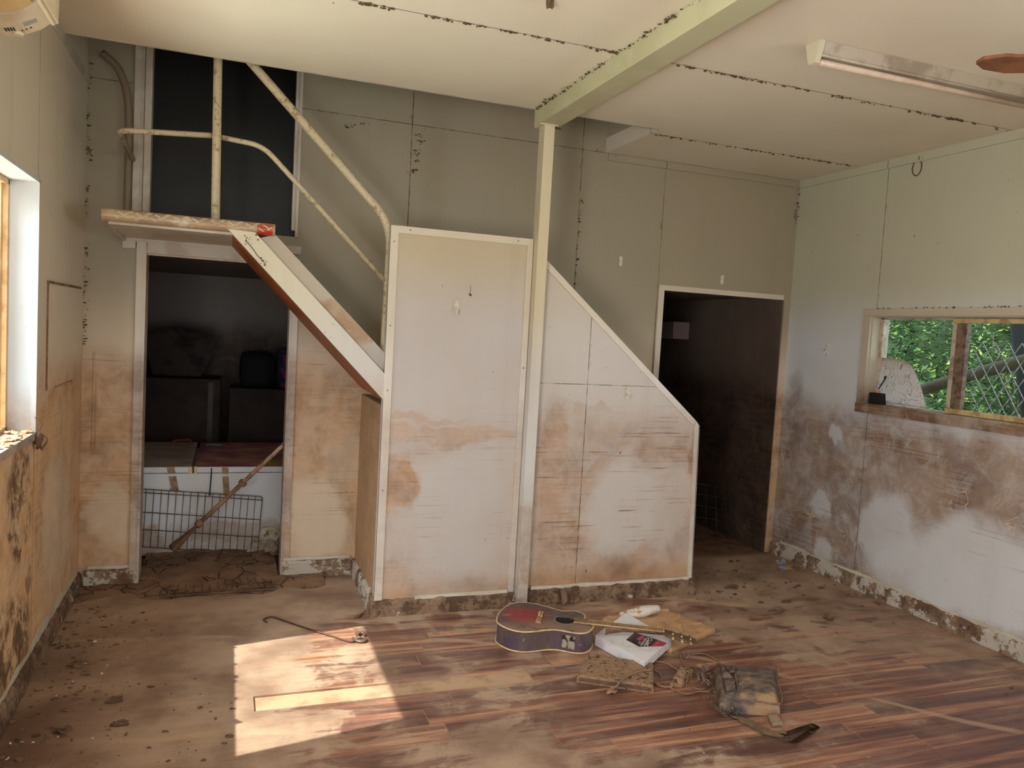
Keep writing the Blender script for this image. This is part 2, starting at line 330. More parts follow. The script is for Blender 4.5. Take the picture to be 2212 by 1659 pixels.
# mould blooms under the window are part of the wall paint
M_back = wall_mat('back_wall_stained', 'x', base=lin((160, 150, 128)), low=lin((214, 198, 174)), mud=lin((196, 154, 112)), dark=lin((136, 100, 68)), top=1.33, amt=.88,  # stairwell falloff is put into the darker upper base colour
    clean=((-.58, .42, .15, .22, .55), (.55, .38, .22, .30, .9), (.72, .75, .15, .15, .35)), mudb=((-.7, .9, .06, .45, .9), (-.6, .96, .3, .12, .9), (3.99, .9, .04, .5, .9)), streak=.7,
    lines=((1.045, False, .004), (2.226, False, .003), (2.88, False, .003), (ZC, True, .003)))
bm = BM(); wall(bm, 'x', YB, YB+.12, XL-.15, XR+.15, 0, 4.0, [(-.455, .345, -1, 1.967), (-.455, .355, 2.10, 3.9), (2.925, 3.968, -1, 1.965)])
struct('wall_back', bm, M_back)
M_right = wall_mat('right_wall_stained', 'y', base=lin((186, 184, 160)), low=lin((210, 212, 214)), mud=lin((150, 116, 84)), dark=lin((112, 80, 56)), top=1.20, amt=.92,
    clean=((3.1, .30, .55, .42, .95), (3.85, .42, .26, .26, .8), (3.5, .2, .5, .30, .75), (2.6, .3, .5, .35, .9), (4.45, .50, .10, .14, .8), (4.38, .1, .1, .15, .8), (4.38, 1.02, .10, .06, .8)), mudb=((4.85, .5, .16, .9, .85),), streak=.45, scratch=1., lines=((4.09, False, .003),), bottom=.05, lowz=1.9)
bm = BM(); wall(bm, 'y', XR, XR+.15, -2, YB+.12, 0, 4.0, [(1.95, 4.12, 1.255, 1.845), (-1.0, .6, 1.0, 2.0)]); struct('wall_right', bm, M_right)  # second opening is unseen, added for the right fill lamp
M_plainw = wall_mat('rear_wall_paint', 'x', top=1.3, amt=.7)
bm = BM(); wall(bm, 'x', -2.12, -2, XL-.15, XR+.15, 0, 4.0, [(-.4, 1.6, -1, 2.4)]); struct('wall_rear', bm, M_plainw)
def ceil_mat():
    g = NT('ceiling_sheet'); x, y, z = g.xyz()
    c = g.mix(g.step(g.noise(.9, 3, .5), .35, .7), lin((232, 224, 202)), lin((224, 212, 190)))
    for s in (4.34, 3.22, 2.06, .95, -.2):
        d = g.m_('ABSOLUTE', g.m_('SUBTRACT', y, s))
        c = g.mix(g.m_('MULTIPLY', g.step(d, .004, .002), .9), c, lin((84, 64, 46)))
        dd = g.m_('MULTIPLY', g.step(d, .022, .004), g.step(g.noise(16, 4, .7, off=(s, 0, 0)), .56, .68)); c = g.mix(g.m_('MULTIPLY', dd, .8), c, lin((92, 70, 48)))
    v = g.vor(6); c = g.mix(g.m_('MULTIPLY', g.step(v, .035, .02), g.step(g.noise(2, 2), .5, .6)), c, lin((90, 70, 50)))
    return g.out(c, .5, g.noise(50, 3), .1, .002)
M_ceil = ceil_mat()
bm = BM()
box(bm, (XL-.15, -2.12, ZC), (XR+.15, 4.24, ZC+.1)); box(bm, (2.40, 4.24, ZC), (XR+.15, YB, ZC+.1)); struct('ceiling', bm, M_ceil)
# stairwell shaft above the ceiling line
M_shaft = wall_mat('stairwell_wall', 'x', base=lin((176, 166, 146)), low=lin((176, 166, 146)), top=-2, amt=0, specks=.6)
bm = BM(); box(bm, (2.40, 4.24, ZC+.1), (2.50, YB, 4.0)); box(bm, (XL, 4.14, ZC+.1), (2.50, 4.24, 4.0)); struct('wall_stairwell', bm, M_shaft)
bm = BM(); box(bm, (XL-.15, 4.14, 4.0), (XR+.15, YB+.12, 4.1)); struct('trim_2', bm, M_shaft)
# cornice strips
bm = BM(); box(bm, (XL, 1.0, ZC-.045), (XL+.012, YB-.001, ZC)); box(bm, (XL+.001, 4.225, ZC-.001), (2.405, 4.243, ZC+.10)); struct('trim_3', bm, M_white)
bm = BM(); box(bm, (XR-.012, -1.9, ZC-.055), (XR, YB-.001, ZC-.0005)); struct('trim_4', bm, M_right)
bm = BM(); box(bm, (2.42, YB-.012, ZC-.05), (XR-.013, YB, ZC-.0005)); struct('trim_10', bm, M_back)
# lower left store room and right passage beyond the back wall
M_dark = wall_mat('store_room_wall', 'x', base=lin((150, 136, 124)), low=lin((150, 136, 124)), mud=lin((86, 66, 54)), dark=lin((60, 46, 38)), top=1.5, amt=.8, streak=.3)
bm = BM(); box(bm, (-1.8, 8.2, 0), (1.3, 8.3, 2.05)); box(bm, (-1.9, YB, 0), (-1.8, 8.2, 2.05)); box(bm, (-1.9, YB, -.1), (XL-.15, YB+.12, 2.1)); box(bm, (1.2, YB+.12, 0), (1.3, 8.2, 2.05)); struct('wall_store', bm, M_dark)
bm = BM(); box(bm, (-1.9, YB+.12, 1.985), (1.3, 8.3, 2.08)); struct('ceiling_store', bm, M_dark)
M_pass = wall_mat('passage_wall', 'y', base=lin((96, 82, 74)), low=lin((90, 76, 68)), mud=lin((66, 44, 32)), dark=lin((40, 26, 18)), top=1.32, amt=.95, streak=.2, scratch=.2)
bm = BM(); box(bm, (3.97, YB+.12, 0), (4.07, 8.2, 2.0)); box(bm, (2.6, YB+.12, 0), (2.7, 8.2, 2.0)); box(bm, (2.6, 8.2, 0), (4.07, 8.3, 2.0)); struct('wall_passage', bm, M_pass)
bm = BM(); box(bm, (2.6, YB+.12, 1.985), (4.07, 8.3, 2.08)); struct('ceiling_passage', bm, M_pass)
# upper room door: dark panel recessed in a white frame
g = NT('dark_door_panel'); M_darkdoor = g.out(g.mix(g.step(g.noise(2, 3), .4, .7), lin((30, 30, 27)), lin((24, 22, 20))), .35, spec=.25)
d = thing('door_1', 'dark panelled door at the top of the stairs', 'door', (-.05, 5.0, 2.1)); del d['label'], d['category']; d['kind'] = 'structure'
bm = BM(); box(bm, (-.455, 5.02, 2.10), (.355, 5.05, 3.9)); obj('door_panel', bm, M_darkdoor, d, world=True)
bm = BM(); box(bm, (-.535, 4.93, 2.095), (-.500, 4.95, 3.9)); box(bm, (-.500, 4.94, 2.10), (-.485, 4.95, 3.9)); box(bm, (-.48, 4.925, 2.095), (-.445, 5.02, 3.9)); box(bm, (.335, 4.945, 2.14), (.356, 5.02, 3.9)); box(bm, (.356, 4.93, 2.10), (.372, 4.95, 3.9)); box(bm, (-.48, 4.9505, 2.09), (.356, 5.03, 2.102)); obj('door_frame', bm, M_white, d, world=True)
# lower door architrave
d = thing('door_2', 'x', 'door', (-.05, 4.95, 0)); del d['label'], d['category']; d['kind'] = 'structure'
bm = BM(); box(bm, (-.505, 4.93, .06), (-.455, 4.949, 1.93+.07)); box(bm, (-.467, 4.925, 0.), (-.453, 5.08, 1.975)); obj('jamb', bm, M_trim2, d, world=True)
bm = BM(); box(bm, (.345, 4.935, .11), (.392, 4.949, 1.967)); box(bm, (.343, 4.93, 0.), (.352, 5.08, 1.975)); obj('jamb', bm, M_trim2, d, world=True)
bm = BM(); box(bm, (-.505, 4.928, 2.0), (.395, 4.949, 2.045)); box(bm, (-.452, 4.932, 1.935), (.343, 4.955, 1.998)); box(bm, (-.452, 4.96, 1.925), (.343, 4.985, 1.975)); obj('door_head', bm, M_white, d, world=True)
# passage door architrave
d = thing('door_3', 'x', 'door', (3.4, 4.95, 0)); del d['label'], d['category']; d['kind'] = 'structure'
bm = BM(); box(bm, (2.882, 4.93, 0.0), (2.925, 4.949, 2.0)); box(bm, (2.925, 4.93, 1.963), (3.97, 4.949, 2.0)); obj('door_frame', bm, M_trim2, d, world=True)
bm = BM(); box(bm, (3.960, 4.93, 0), (3.969, 5.07, 1.963)); obj('jamb_lining', bm, M_pass, d, world=True)
# ------------------------------------------------------------------ baseboards
def board(bm, a, b, bev=.006, wav=.0):
    vs = box(bm, a, b, 0, bev)
def rough_board(name, pts, h, t, m, side, lip=.02, seed=0):
    """mud-caked skirting: pts polyline on floor along the wall, side = outward unit vector"""
    bm = BM(); s = Vector(side); a, b = Vector(pts[0]), Vector(pts[1]); L = (b-a).length; n = max(4, int(L/.025)); prev = None
    for i in range(n+1):
        p = a.lerp(b, i/n); k = mnoise.noise(Vector((i*.35, seed, 0))); k2 = mnoise.noise(Vector((i*.9, seed+5, 2))); hh = h*(1+.10*k+.08*k2); tt = t*(1+.35*k)
        prof = [(tt*1.15, 0), (tt*1.1, hh*.45), (tt*.95, hh*.85), (tt*.55, hh), (0, hh*1.02), (0, 0)]
        ring = [bm.verts.new(p+s*u+Vector((0, 0, z))) for u, z in prof]
        if prev:
            for q in range(6): bm.faces.new((prev[q], prev[(q+1) % 6], ring[(q+1) % 6], ring[q]))
        else: bm.faces.new(ring)
        prev = ring
    bm.faces.new(prev[::-1]); return struct(name, bm, m)
rough_board('baseboard_left', [(XL, .2, 0), (XL, YB-.02, 0)], .095, .020, M_base2, (1, 0, 0), seed=1)
rough_board('baseboard_right', [(XR, .2, 0), (XR, YB-.01, 0)], .095, .022, M_base, (-1, 0, 0), seed=2)
rough_board('baseboard_back', [(XL+.03, YB, 0), (-.455, YB, 0)], .10, .022, M_base, (0, -1, 0), seed=3)
rough_board('baseboard_understair', [(.353, YB, 0), (.775, YB, 0)], .105, .024, M_base, (0, -1, 0), seed=4)
# ------------------------------------------------------------------ left window
WY0, WY1, WZ0, WZ1 = 2.68, 3.81, 1.06, 2.125
M_gold = plain('sun_faded_frame', lin((226, 190, 140)), .4, .1, dirt=lin((176, 130, 84)), amt=.6, sc=10)
M_reveal = wall_mat('window_reveal', 'x', base=lin((212, 214, 216)), low=lin((196, 199, 206)), mud=lin((176, 142, 108)), dark=MUDD, top=1.17, amt=.9, streak=.0, specks=1.)
def glass_mat():
    g = NT('window_glass'); s = g.n('ShaderNodeBsdfTransparent'); s.inputs[0].default_value = (.93, .96, .95, 1)
    gl = g.n('ShaderNodeBsdfGlossy'); gl.inputs['Roughness'].default_value = .05
    mx = g.n('ShaderNodeMixShader'); mx.inputs[0].default_value = .05
    g.L.new(s.outputs[0], mx.inputs[1]); g.L.new(gl.outputs[0], mx.inputs[2]); g.L.new(mx.outputs[0], g.N['Material Output'].inputs[0]); return g.m
M_glass = glass_mat()
d = thing('window_1', 'x', 'window', (XL, 3.245, WZ0)); del d['label'], d['category']; d['kind'] = 'structure'
bm = BM()
box(bm, (XL-.15, WY1-.012, WZ0), (XL+.008, WY1+.002, WZ1+.002)); box(bm, (XL-.15, WY0-.002, WZ0), (XL+.008, WY0+.012, WZ1)); box(bm, (XL-.15, WY0, WZ1-.012), (XL+.008, WY1, WZ1+.004))
obj('window_reveal', bm, M_reveal, d, world=True)
bm = BM(); box(bm, (XL-.16, WY0, WZ0-.03), (XL+.012, WY1, WZ0+.004), 0, .004); obj('window_sill', bm, M_reveal, d, world=True)
bm = BM()
for a, b in (((XL-.15, WY1-.03, WZ0+.004), (XL-.10, WY1-.012, WZ1-.012)), ((XL-.15, WY0+.012, WZ0+.004), (XL-.10, WY0+.03, WZ1-.012)), ((XL-.15, WY0, WZ1-.035), (XL-.10, WY1-.012, WZ1-.012)), ((XL-.15, WY0, WZ0+.004), (XL-.10, WY1-.012, WZ0+.025)),
             ((XL-.135, WY1-.075, WZ0+.02), (XL-.115, WY1-.04, WZ1-.03))): box(bm, a, b, 0, .002)
obj('window_frame', bm, M_gold, d, world=True)
bm = BM(); box(bm, (XL-.128, WY0+.03, WZ0+.02), (XL-.124, WY1-.03, WZ1-.03)); obj('pane', bm, M_glass, d, world=True)
# mud flakes lying on the sill
bm = BM()
for i in range(70):
    x, y = R.uniform(XL-.09, XL+.005), R.uniform(2.9, 3.78); a = R.uniform(0, 6.28); s = R.uniform(.006, .024)
    pts = [(x+math.cos(a+k*1.57)*s*R.uniform(.6, 1.2), y+math.sin(a+k*1.57)*s*R.uniform(.7, 1.4), WZ0+.005+R.uniform(0, .008)) for k in range(4)]
    prism(bm, pts, (0, 0, R.uniform(.003, .008)))
tag(obj('mud_flakes', bm, plain('dry_flakes', lin((206, 168, 128)), .8, bump=.5)), 'curled dry mud flakes lying on the sunlit left window sill', 'mud', kind='stuff')
bm = BM()   # torn tape hanging off the sill corner
tube(bm, smooth_path([(XL+.004, 3.80, 1.125), (XL+.03, 3.80, 1.10), (XL+.022, 3.802, 1.06), (XL+.05, 3.803, 1.03), (XL+.03, 3.80, .985)]), [.006]*20 + [.012]*5, 8, flat=.35)
tube(bm, smooth_path([(XL+.01, 3.77, 1.055), (XL+.025, 3.785, 1.02), (XL+.015, 3.79, .99)]), .008, 8, flat=.4)
blob(bm, (XL+.022, 3.785, 1.03), .02, .7, 1.2, 1.5, .5, 2, 4)
tag(obj('torn_strip', bm, M_mudd, smooth=True), 'torn dark muddy strip dangling from the corner of the left window sill', 'torn strip')
t = thing('wall_patch', 'square patched panel with dirty edges low on the left wall near the corner', 'panel', (XL, 4.42, 1.2))
bm = BM(); box(bm, (XL, 4.015, 1.225), (XL+.006, 4.80, 1.705)); obj('patch_sheet', bm, M_left, t, world=True)
bm = BM(); box(bm, (XL, 4.0, 1.703), (XL+.010, 4.815, 1.715)); box(bm, (XL, 4.012, 1.22), (XL+.0075, 4.016, 1.705)); box(bm, (XL, 4.2, 1.221), (XL+.0075, 4.60, 1.225)); obj('dirty_edge', bm, M_mud, t, world=True)
t = thing('cable_cover', 'thin pale vertical strip on the wall between the left corner and the lower doorway', 'strip', (-.70, YB, .9))
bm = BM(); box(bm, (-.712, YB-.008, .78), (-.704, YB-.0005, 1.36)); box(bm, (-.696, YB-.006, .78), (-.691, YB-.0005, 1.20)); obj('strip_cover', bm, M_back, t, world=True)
# ------------------------------------------------------------------ right window
d = thing('window_2', 'x', 'window', (XR, 3.0, 1.21)); del d['label'], d['category']; d['kind'] = 'structure'
M_wtrim = wall_mat('right_window_architrave', 'y', base=lin((188, 178, 156)), low=lin((190, 184, 170)), mud=lin((126, 90, 62)), dark=lin((104, 72, 50)), top=1.37, amt=1., streak=.1, scratch=.8, specks=1.2)
bm = BM()
for a, b in (((4.03, 1.87, 1.845), (4.05, 4.184, 1.892)), ((4.03, 4.12, 1.255), (4.05, 4.184, 1.845)), ((4.022, 1.87, 1.195), (4.06, 4.184, 1.257)), ((4.05, 1.95, 1.838), (4.19, 4.12, 1.846)), ((4.05, 4.112, 1.257), (4.19, 4.122, 1.84)), ((4.05, 1.95, 1.245), (4.19, 4.12, 1.26))): box(bm, a, b, 0, .002)
obj('architrave', bm, M_wtrim, d, world=True)
M_alu = plain('window_aluminium', lin((196, 184, 162)), .4, .2, dirt=lin((120, 96, 70)), amt=.6, sc=14)
M_yel = plain('yellowed_sash', lin((200, 176, 122)), .45, .0, dirt=lin((148, 112, 72)), amt=.7, sc=12)
bm = BM()
for a, b in (((4.115, 4.085, 1.26), (4.15, 4.112, 1.838)), ((4.115, 3.525, 1.26), (4.14, 3.552, 1.838)), ((4.115, 1.95, 1.826), (4.15, 4.11, 1.84)), ((4.115, 1.95, 1.257), (4.15, 4.11, 1.268))): box(bm, a, b, 0, .002)
obj('window_frame', bm, M_alu, d, world=True)
bm = BM()
for a, b in (((4.09, 1.95, 1.805), (4.12, 3.53, 1.832)), ((4.085, 1.95, 1.262), (4.12, 3.53, 1.292))): box(bm, a, b, 0, .002)
obj('sliding_sash', bm, M_yel, d, world=True)
bm = BM(); box(bm, (4.118, 3.455, 1.293), (4.15, 3.522, 1.804)); obj('meeting_stile', bm, plain('brown_stile', lin((128, 106, 88)), .4, .0, dirt=lin((70, 54, 44)), amt=.8, sc=30), d, world=True)
bm = BM(); box(bm, (4.132, 3.545, 1.268), (4.136, 4.09, 1.83)); box(bm, (4.17, 1.96, 1.268), (4.174, 3.48, 1.826)); obj('pane', bm, M_glass, d, world=True)
# diamond security grille
bm = BM(); pw, ph = .082, .125; y0, y1, z0, z1 = 1.97, 3.46, 1.262, 1.84
def clip(p, q):
    d_ = q-p; t0, t1 = 0., 1.
    for k, lo, hi in ((1, y0, y1), (2, z0, z1)):
        if abs(d_[k]) < 1e-9:
            if not lo <= p[k] <= hi: return None
            continue
        a, b = (lo-p[k])/d_[k], (hi-p[k])/d_[k]; a, b = min(a, b), max(a, b); t0, t1 = max(t0, a), min(t1, b)
    return (p+d_*t0, p+d_*t1) if t1 > t0+.02 else None
for i in range(-2, 22):
    for j in range(-2, 7):
        cx, cz = y0+i*pw+(j % 2)*pw/2, z0+j*ph/2
        for sx in (-1, 1):
            p, q = Vector((4.192, cx, cz)), Vector((4.192, cx+sx*pw/2, cz+ph/2)); a, b = p.lerp(q, .16), p.lerp(q, .84)
            for s, e, r_ in ((p, a, 0), (a, b, 0), (b, q, 0)):
                c = clip(s, e)
                if c and (c[1]-c[0]).length > .004:
                    tube(bm, [c[0], c[1]], .0033, 5)
obj('security_grille', bm, plain('grille_metal', lin((176, 182, 178)), .35, .5), d, world=True)
# window map and inky pot
bm = BM(); uvb = bm.loops.layers.uv.new('uv'); n = 22
prof = [(0, 1.57), (.12, 1.572), (.21, 1.562), (.28, 1.53), (.33, 1.46), (.37, 1.38), (.41, 1.282)]
def top_at(u):
    for (a, za), (b, zb) in zip(prof, prof[1:]):
        if u <= b: return za+(zb-za)*(u-a)/(b-a)
    return prof[-1][1]
grid = []
for i in range(n+1):
    u = .41*i/n; tz = top_at(u); row = []
    for j in range(13):
        z = 1.272+(tz-1.272)*j/12; row.append(bm.verts.new((4.124-.025*math.sin(u*5)-.012*math.sin(j*.4)-.0, 4.098-u, z)))
    grid.append(row)
for i in range(n):
    for j in range(12):
        f = bm.faces.new((grid[i][j], grid[i+1][j], grid[i+1][j+1], grid[i][j+1])); f.smooth = True
bmesh.ops.solidify(bm, geom=bm.faces[:], thickness=.0012)
g = NT('printed_map'); x, y, z = g.xyz()
lines_ = g.m_('ABSOLUTE', g.m_('SUBTRACT', g.noise(9, 2, .5, dist=1.5), .5)); c = lin((222, 214, 210))
c = g.mix(g.m_('MULTIPLY', g.step(lines_, .008, .003), .9), c, lin((40, 38, 52)))
v = g.vor(62, v=g.scale(g.P, (1, 1, 1.9))); gate = g.step(g.noise(14, 2, .5, off=(3, 0, 0)), .42, .52)
c = g.mix(g.m_('MULTIPLY', g.step(v, .28, .18), gate), c, lin((52, 44, 44)))
c = g.mix(g.step(z, 1.47, 1.55, 0, .35), c, lin((190, 160, 130)))
M_map = g.out(c, .6)
tag(obj('paper_map', bm, M_map), 'curling white printed map propped in the corner of the right window', 'map')
t = thing('ink_pot', 'squat black pot with pale cap and a brush stick on the right window sill', 'pot', (4.085, 4.055, 1.26))
bm = BM(); box(bm, (-.03, -.048, 0), (.035, .048, .075), 0, .008); obj('pot', bm, plain('sooty_black', lin((24, 20, 18)), .9, bump=.6), t)
bm = BM(); cyl(bm, (0, .002, .074), .012, .024, 'z', 14); obj('cap', bm, plain('tan_cap', lin((186, 150, 120)), .4), t)
bm = BM(); tube(bm, [(0, 0, .095), (-.005, -.05, .165), (-.008, -.062, .19)], [.003, .0045, .009], 8); obj('brush', bm, M_black, t)
# ------------------------------------------------------------------ outside
g = NT('garden_leaves'); oi = g.n('ShaderNodeNewGeometry'); c = g.ramp(oi.outputs['Random Per Island'], [(0, lin((34, 74, 40))), (.5, lin((66, 112, 58))), (.85, lin((110, 150, 70))), (1, lin((176, 206, 110)))])
M_leaf = g.out(c, .5); g.p.inputs['Transmission Weight'].default_value = 0.
M_bark = plain('bark', lin((104, 98, 80)), .8, bump=.6)
def shrub(name, label, c, rx, ry, rz_, n, sz, seed, group=None, cat='bush'):
    q = random.Random(seed); t = thing(name, label, cat, (c[0], c[1], c[2]-rz_), 0, group); bm = BM()
    for i in range(n):
        while True:
            p = Vector((q.uniform(-1, 1), q.uniform(-1, 1), q.uniform(-1, 1)))
            if p.length < 1: break
        p = p.normalized()*(p.length**.4); P = Vector((c[0]+p.x*rx, c[1]+p.y*ry, c[2]+p.z*rz_))
        a, b = q.uniform(0, 6.28), q.uniform(-.9, .5); dr = Vector((math.cos(a)*math.cos(b), math.sin(a)*math.cos(b), math.sin(b)))
        for k in range(7):       # a frond of narrow leaflets
            s = dr.cross(Vector((0, 0, 1))).normalized(); o_ = P+dr*(sz*.45*k)+Vector((0, 0, -.012*k*k*sz*8))
            sg = 1 if k % 2 else -1; l = sz*q.uniform(.7, 1.1); e = (s*sg+dr*.7+Vector((0, 0, q.uniform(-.3, .2)))).normalized(); wd = dr.cross(e).cross(e).normalized()*l*.14
            bm.faces.new([bm.verts.new(v) for v in (o_, o_+e*l*.5+wd, o_+e*l, o_+e*l*.5-wd)])
    obj('foliage', bm, M_leaf, t, world=True)
    bm = BM()
    for k in range(6):
        a = q.uniform(0, 6.28); tube(bm, smooth_path([(c[0], c[1], c[2]-rz_), (c[0]+.2*rx*math.cos(a), c[1]+.2*ry*math.sin(a), c[2]-.3*rz_), (c[0]+.6*rx*math.cos(a), c[1]+.6*ry*math.sin(a), c[2]+.5*rz_)], 4), [.03, .026, .022, .018, .015, .012, .009, .006, .004], 6)
    obj('stem', bm, M_bark, t, world=True); return t
shrub('bush', 'feathery green bush filling the view through the clear right window pane', (6.3, 6.55, 1.4), .75, 1.0, 1.6, 2400, .075, 3)
shrub('bush', 'leafy green bush seen through the diamond security grille', (6.6, 4.65, 1.15), .85, .82, 1.35, 2200, .075, 5)
shrub('bush', 'sunlit green bush outside the left window', (-3.6, 11.6, 1.3), 1.0, 1.6, 1.9, 1300, .15, 9)
# dense hedge behind them
def hedge(name, label, x0, x1, y0, y1, h, seed):
    q = random.Random(seed); t = thing(name, label, 'hedge', ((x0+x1)/2, (y0+y1)/2, -.55)); bm = BM()
    box(bm, (x0+.25, y0+.2, -.55), (x1-.25, y1-.2, h-.25)); bmesh.ops.subdivide_edges(bm, edges=bm.edges[:], cuts=9, use_grid_fill=True)
    for v in bm.verts: v.co += Vector((mnoise.noise(v.co*1.3), mnoise.noise(v.co*1.3+Vector((9, 0, 0))), mnoise.noise(v.co*1.3+Vector((0, 9, 0)))))*.35
    obj('hedge_core', bm, plain('hedge_inner', lin((40, 64, 38)), .9, dirt=lin((24, 40, 24)), amt=.9, sc=3), t, world=True); bm = BM()
    for i in range(5200):
        P = Vector((x0+.1+q.random()**2*.6, q.uniform(y0, y1), q.uniform(-.5, h)))
        e = Vector((q.uniform(-1, .3), q.uniform(-1, 1), q.uniform(-1, .5))).normalized()*q.uniform(.07, .16); wd = e.cross(Vector((1, .2, 0))).normalized()*e.length*.2
        bm.faces.new([bm.verts.new(v) for v in (P, P+e*.5+wd, P+e, P+e*.5-wd)])
    obj('leaf_cover', bm, M_leaf, t, world=True)
hedge('hedge', 'tall dense green hedge far outside the right window', 8.2, 9.6, 2.0, 13.5, 4.2, 21)
bm = BM(); tube(bm, smooth_path([(5.1, 5.9, .55), (5.1, 5.0, 1.15), (5.1, 4.5, 1.38), (5.15, 3.4, 1.75)]), .045, 8); tag(obj('branch', bm, M_bark, smooth=True), 'thick leaning branch crossing behind the right window', 'branch')
bm = BM(); tube(bm, [(5.45, 4.3, 2.6), (5.45, 3.55, -.55)], .075, 10); tag(obj('leaning_tree', bm, plain('dark_bark', lin((46, 52, 52)), .8)), 'dark leaning tree stem outside behind the diamond grille', 'tree')
bm = BM(); prism(bm, [(5.6, 4.10, 2.6), (5.6, 3.92, 2.6), (5.6, 3.10, -.55), (5.6, 3.28, -.55)], (.08, 0, 0)); tag(obj('white_post', bm, plain('white_post_paint', lin((200, 205, 205)), .5)), 'pale slanting post outside at the right edge of the grille', 'post')
bm = BM(); box(bm, (-14, -8, -.75), (16, 20, -.55)); struct('trim_5', bm, plain('grass_ground', lin((84, 104, 60)), .9, dirt=lin((110, 98, 66)), amt=.7, sc=2))
# ------------------------------------------------------------------ post and beam
M_post = wall_mat('post_paint', 'x', base=lin((206, 194, 162)), low=lin((206, 204, 200)), top=.62, amt=.75, streak=.1, specks=.6, mudb=((1.6, .5, .2, .12, .7),))
bm = BM(); box(bm, (1.616, 4.125, 0), (1.678, 4.21, 2.765), 0, .003); box(bm, (1.595, 4.13, 2.765), (1.70, 4.23, 2.772))
tag(obj('support_post', bm, M_post), 'square cream steel post standing beside the tall partition under the beam', 'post')
M_beam = plain('beam_paint', lin((188, 186, 150)), .45, dirt=lin((150, 140, 104)), amt=.25, sc=3)
bm = BM(); box(bm, (1.592, -1.98, 2.772), (1.72, 4.235, 2.869), 0, .003)
tag(obj('ceiling_beam', bm, M_beam), 'pale green boxed steel beam running along the ceiling to the post', 'beam')
# cobwebby dirt at ceiling seams
def dirt_line(name, a, b, n, s, label, m=None, dens=.35, seed=0, grp='dirt along the joints'):
    q = random.Random(seed); bm = BM(); a, b = Vector(a), Vector(b)
    for i in range(n):
        t = q.random(); k = mnoise.noise(Vector((t*9, seed, 0)))
        if k < -.05 and q.random() > .25: continue
        p = a.lerp(b, t)+Vector((q.gauss(0, s*.6), q.gauss(0, s*.6), q.uniform(-s*.9, 0)))
        blob(bm, p, q.uniform(.0015, .0055), q.uniform(.6, 3), q.uniform(.6, 1.6), q.uniform(.5, 1.2), .5, 1, i)
    tag(obj(name, bm, m or M_web), label, 'dirt', kind='stuff')
M_web = plain('dust_dirt', lin((92, 72, 48)), .9)
dirt_line('seam_dirt', (.45, 3.22, ZC-.001), (1.59, 3.22, ZC-.001), 170, .008, 'brown dirt clinging to the ceiling joint left of the beam', seed=1)
dirt_line('seam_dirt', (1.86, 3.22, ZC-.001), (4.0, 3.22, ZC-.001), 190, .008, 'brown dirt clinging to the ceiling joint right of the beam', seed=2)
dirt_line('seam_dirt', (2.43, 4.34, ZC-.001), (4.0, 4.34, ZC-.001), 130, .007, 'brown dirt along the rear ceiling joint near the back wall', seed=3)
dirt_line('beam_dirt', (1.586, 2.3, ZC-.004), (1.586, 4.2, ZC-.004), 200, .014, 'crumbly dirt where the beam meets the ceiling', seed=4)
dirt_line('window_top_dirt', (4.046, 2.4, 1.905), (4.046, 4.18, 1.897), 160, .012, 'dark dirt crust along the top of the right window frame', seed=5)
dirt_line('corner_dirt', (4.02, 4.93, 2.55), (4.04, 4.93, 2.86), 50, .016, 'dirt and web in the upper corner of the back and right walls', seed=6)
dirt_line('corner_dirt', (XL+.012, 4.93, 1.4), (XL+.012, 4.93, 2.95), 110, .012, 'dark flecks down the left rear corner', seed=7)
dirt_line('post_dirt', (1.63, 4.14, 2.762), (1.71, 4.14, 2.762), 40, .010, 'clump of dirt under the beam at the top of the post', seed=8)
dirt_line('joint_dirt', (2.226, 4.946, 1.95), (2.24, 4.946, 2.55), 40, .005, 'black mould dots down the back wall joint right of the post', m=plain('mould', lin((52, 42, 34)), .9), seed=9)
dirt_line('wall_web', (1.06, 4.94, 2.55), (1.10, 4.94, 2.86), 50, .02, 'sooty patch at the top of the back wall joint above the handrail', seed=10)
dirt_line('wall_web', (.62, 4.94, 2.80), (.76, 4.94, 2.84), 22, .016, 'small sooty patch high on the back wall beside the upper door', seed=11)
# ------------------------------------------------------------------ partitions
M_p1 = wall_mat('tall_partition_sheet', 'x', base=lin((186, 172, 142)), low=lin((190, 184, 180)), mud=lin((188, 146, 108)), dark=lin((142, 104, 72)), top=1.10, amt=.36, clean=((1.25, .55, .36, .42, .9), (1.4, .85, .25, .2, .6)),
    mudb=((.86, .72, .14, .20, .9), (.85, .18, .12, .2, .6), (1.1, 1.02, .5, .09, .6), (1.0, 1.14, .3, .03, .5)), streak=.55, scratch=.4, bottom=.10, lowz=1.9)
M_p2 = wall_mat('low_partition_sheet', 'x', base=lin((194, 182, 162)), low=lin((200, 194, 188)), mud=lin((180, 138, 100)), dark=lin((128, 92, 64)), top=1.12, amt=.66, clean=((2.30, .55, .26, .36, .85), (2.6, .6, .2, .3, .6)),
    mudb=((1.80, .75, .13, .50, .8), (1.95, .42, .1, .22, .8), (2.79, .92, .06, .16, .95), (2.05, 1.15, .2, .03, .4), (2.5, .08, .4, .1, .6)), streak=1., scratch=.9, lines=((2.013, False, .0032), (1.317, True, .0025)), bottom=.16, lowz=1.8)
t = thing('tall_partition', 'tall narrow cream partition panel beside the steel post, hook near its top', 'partition', (1.2, 4.2, 0))
bm = BM(); box(bm, (.80, 4.195, .0), (1.612, 4.235, 2.13)); obj('panel', bm, M_p1, t, world=True)
bm = BM(); box(bm, (.795, 4.188, .085), (.838, 4.2, 2.135)); box(bm, (.795, 4.19, .06), (.80, 4.245, 2.135)); obj('edge_trim', bm, M_trim, t, world=True)
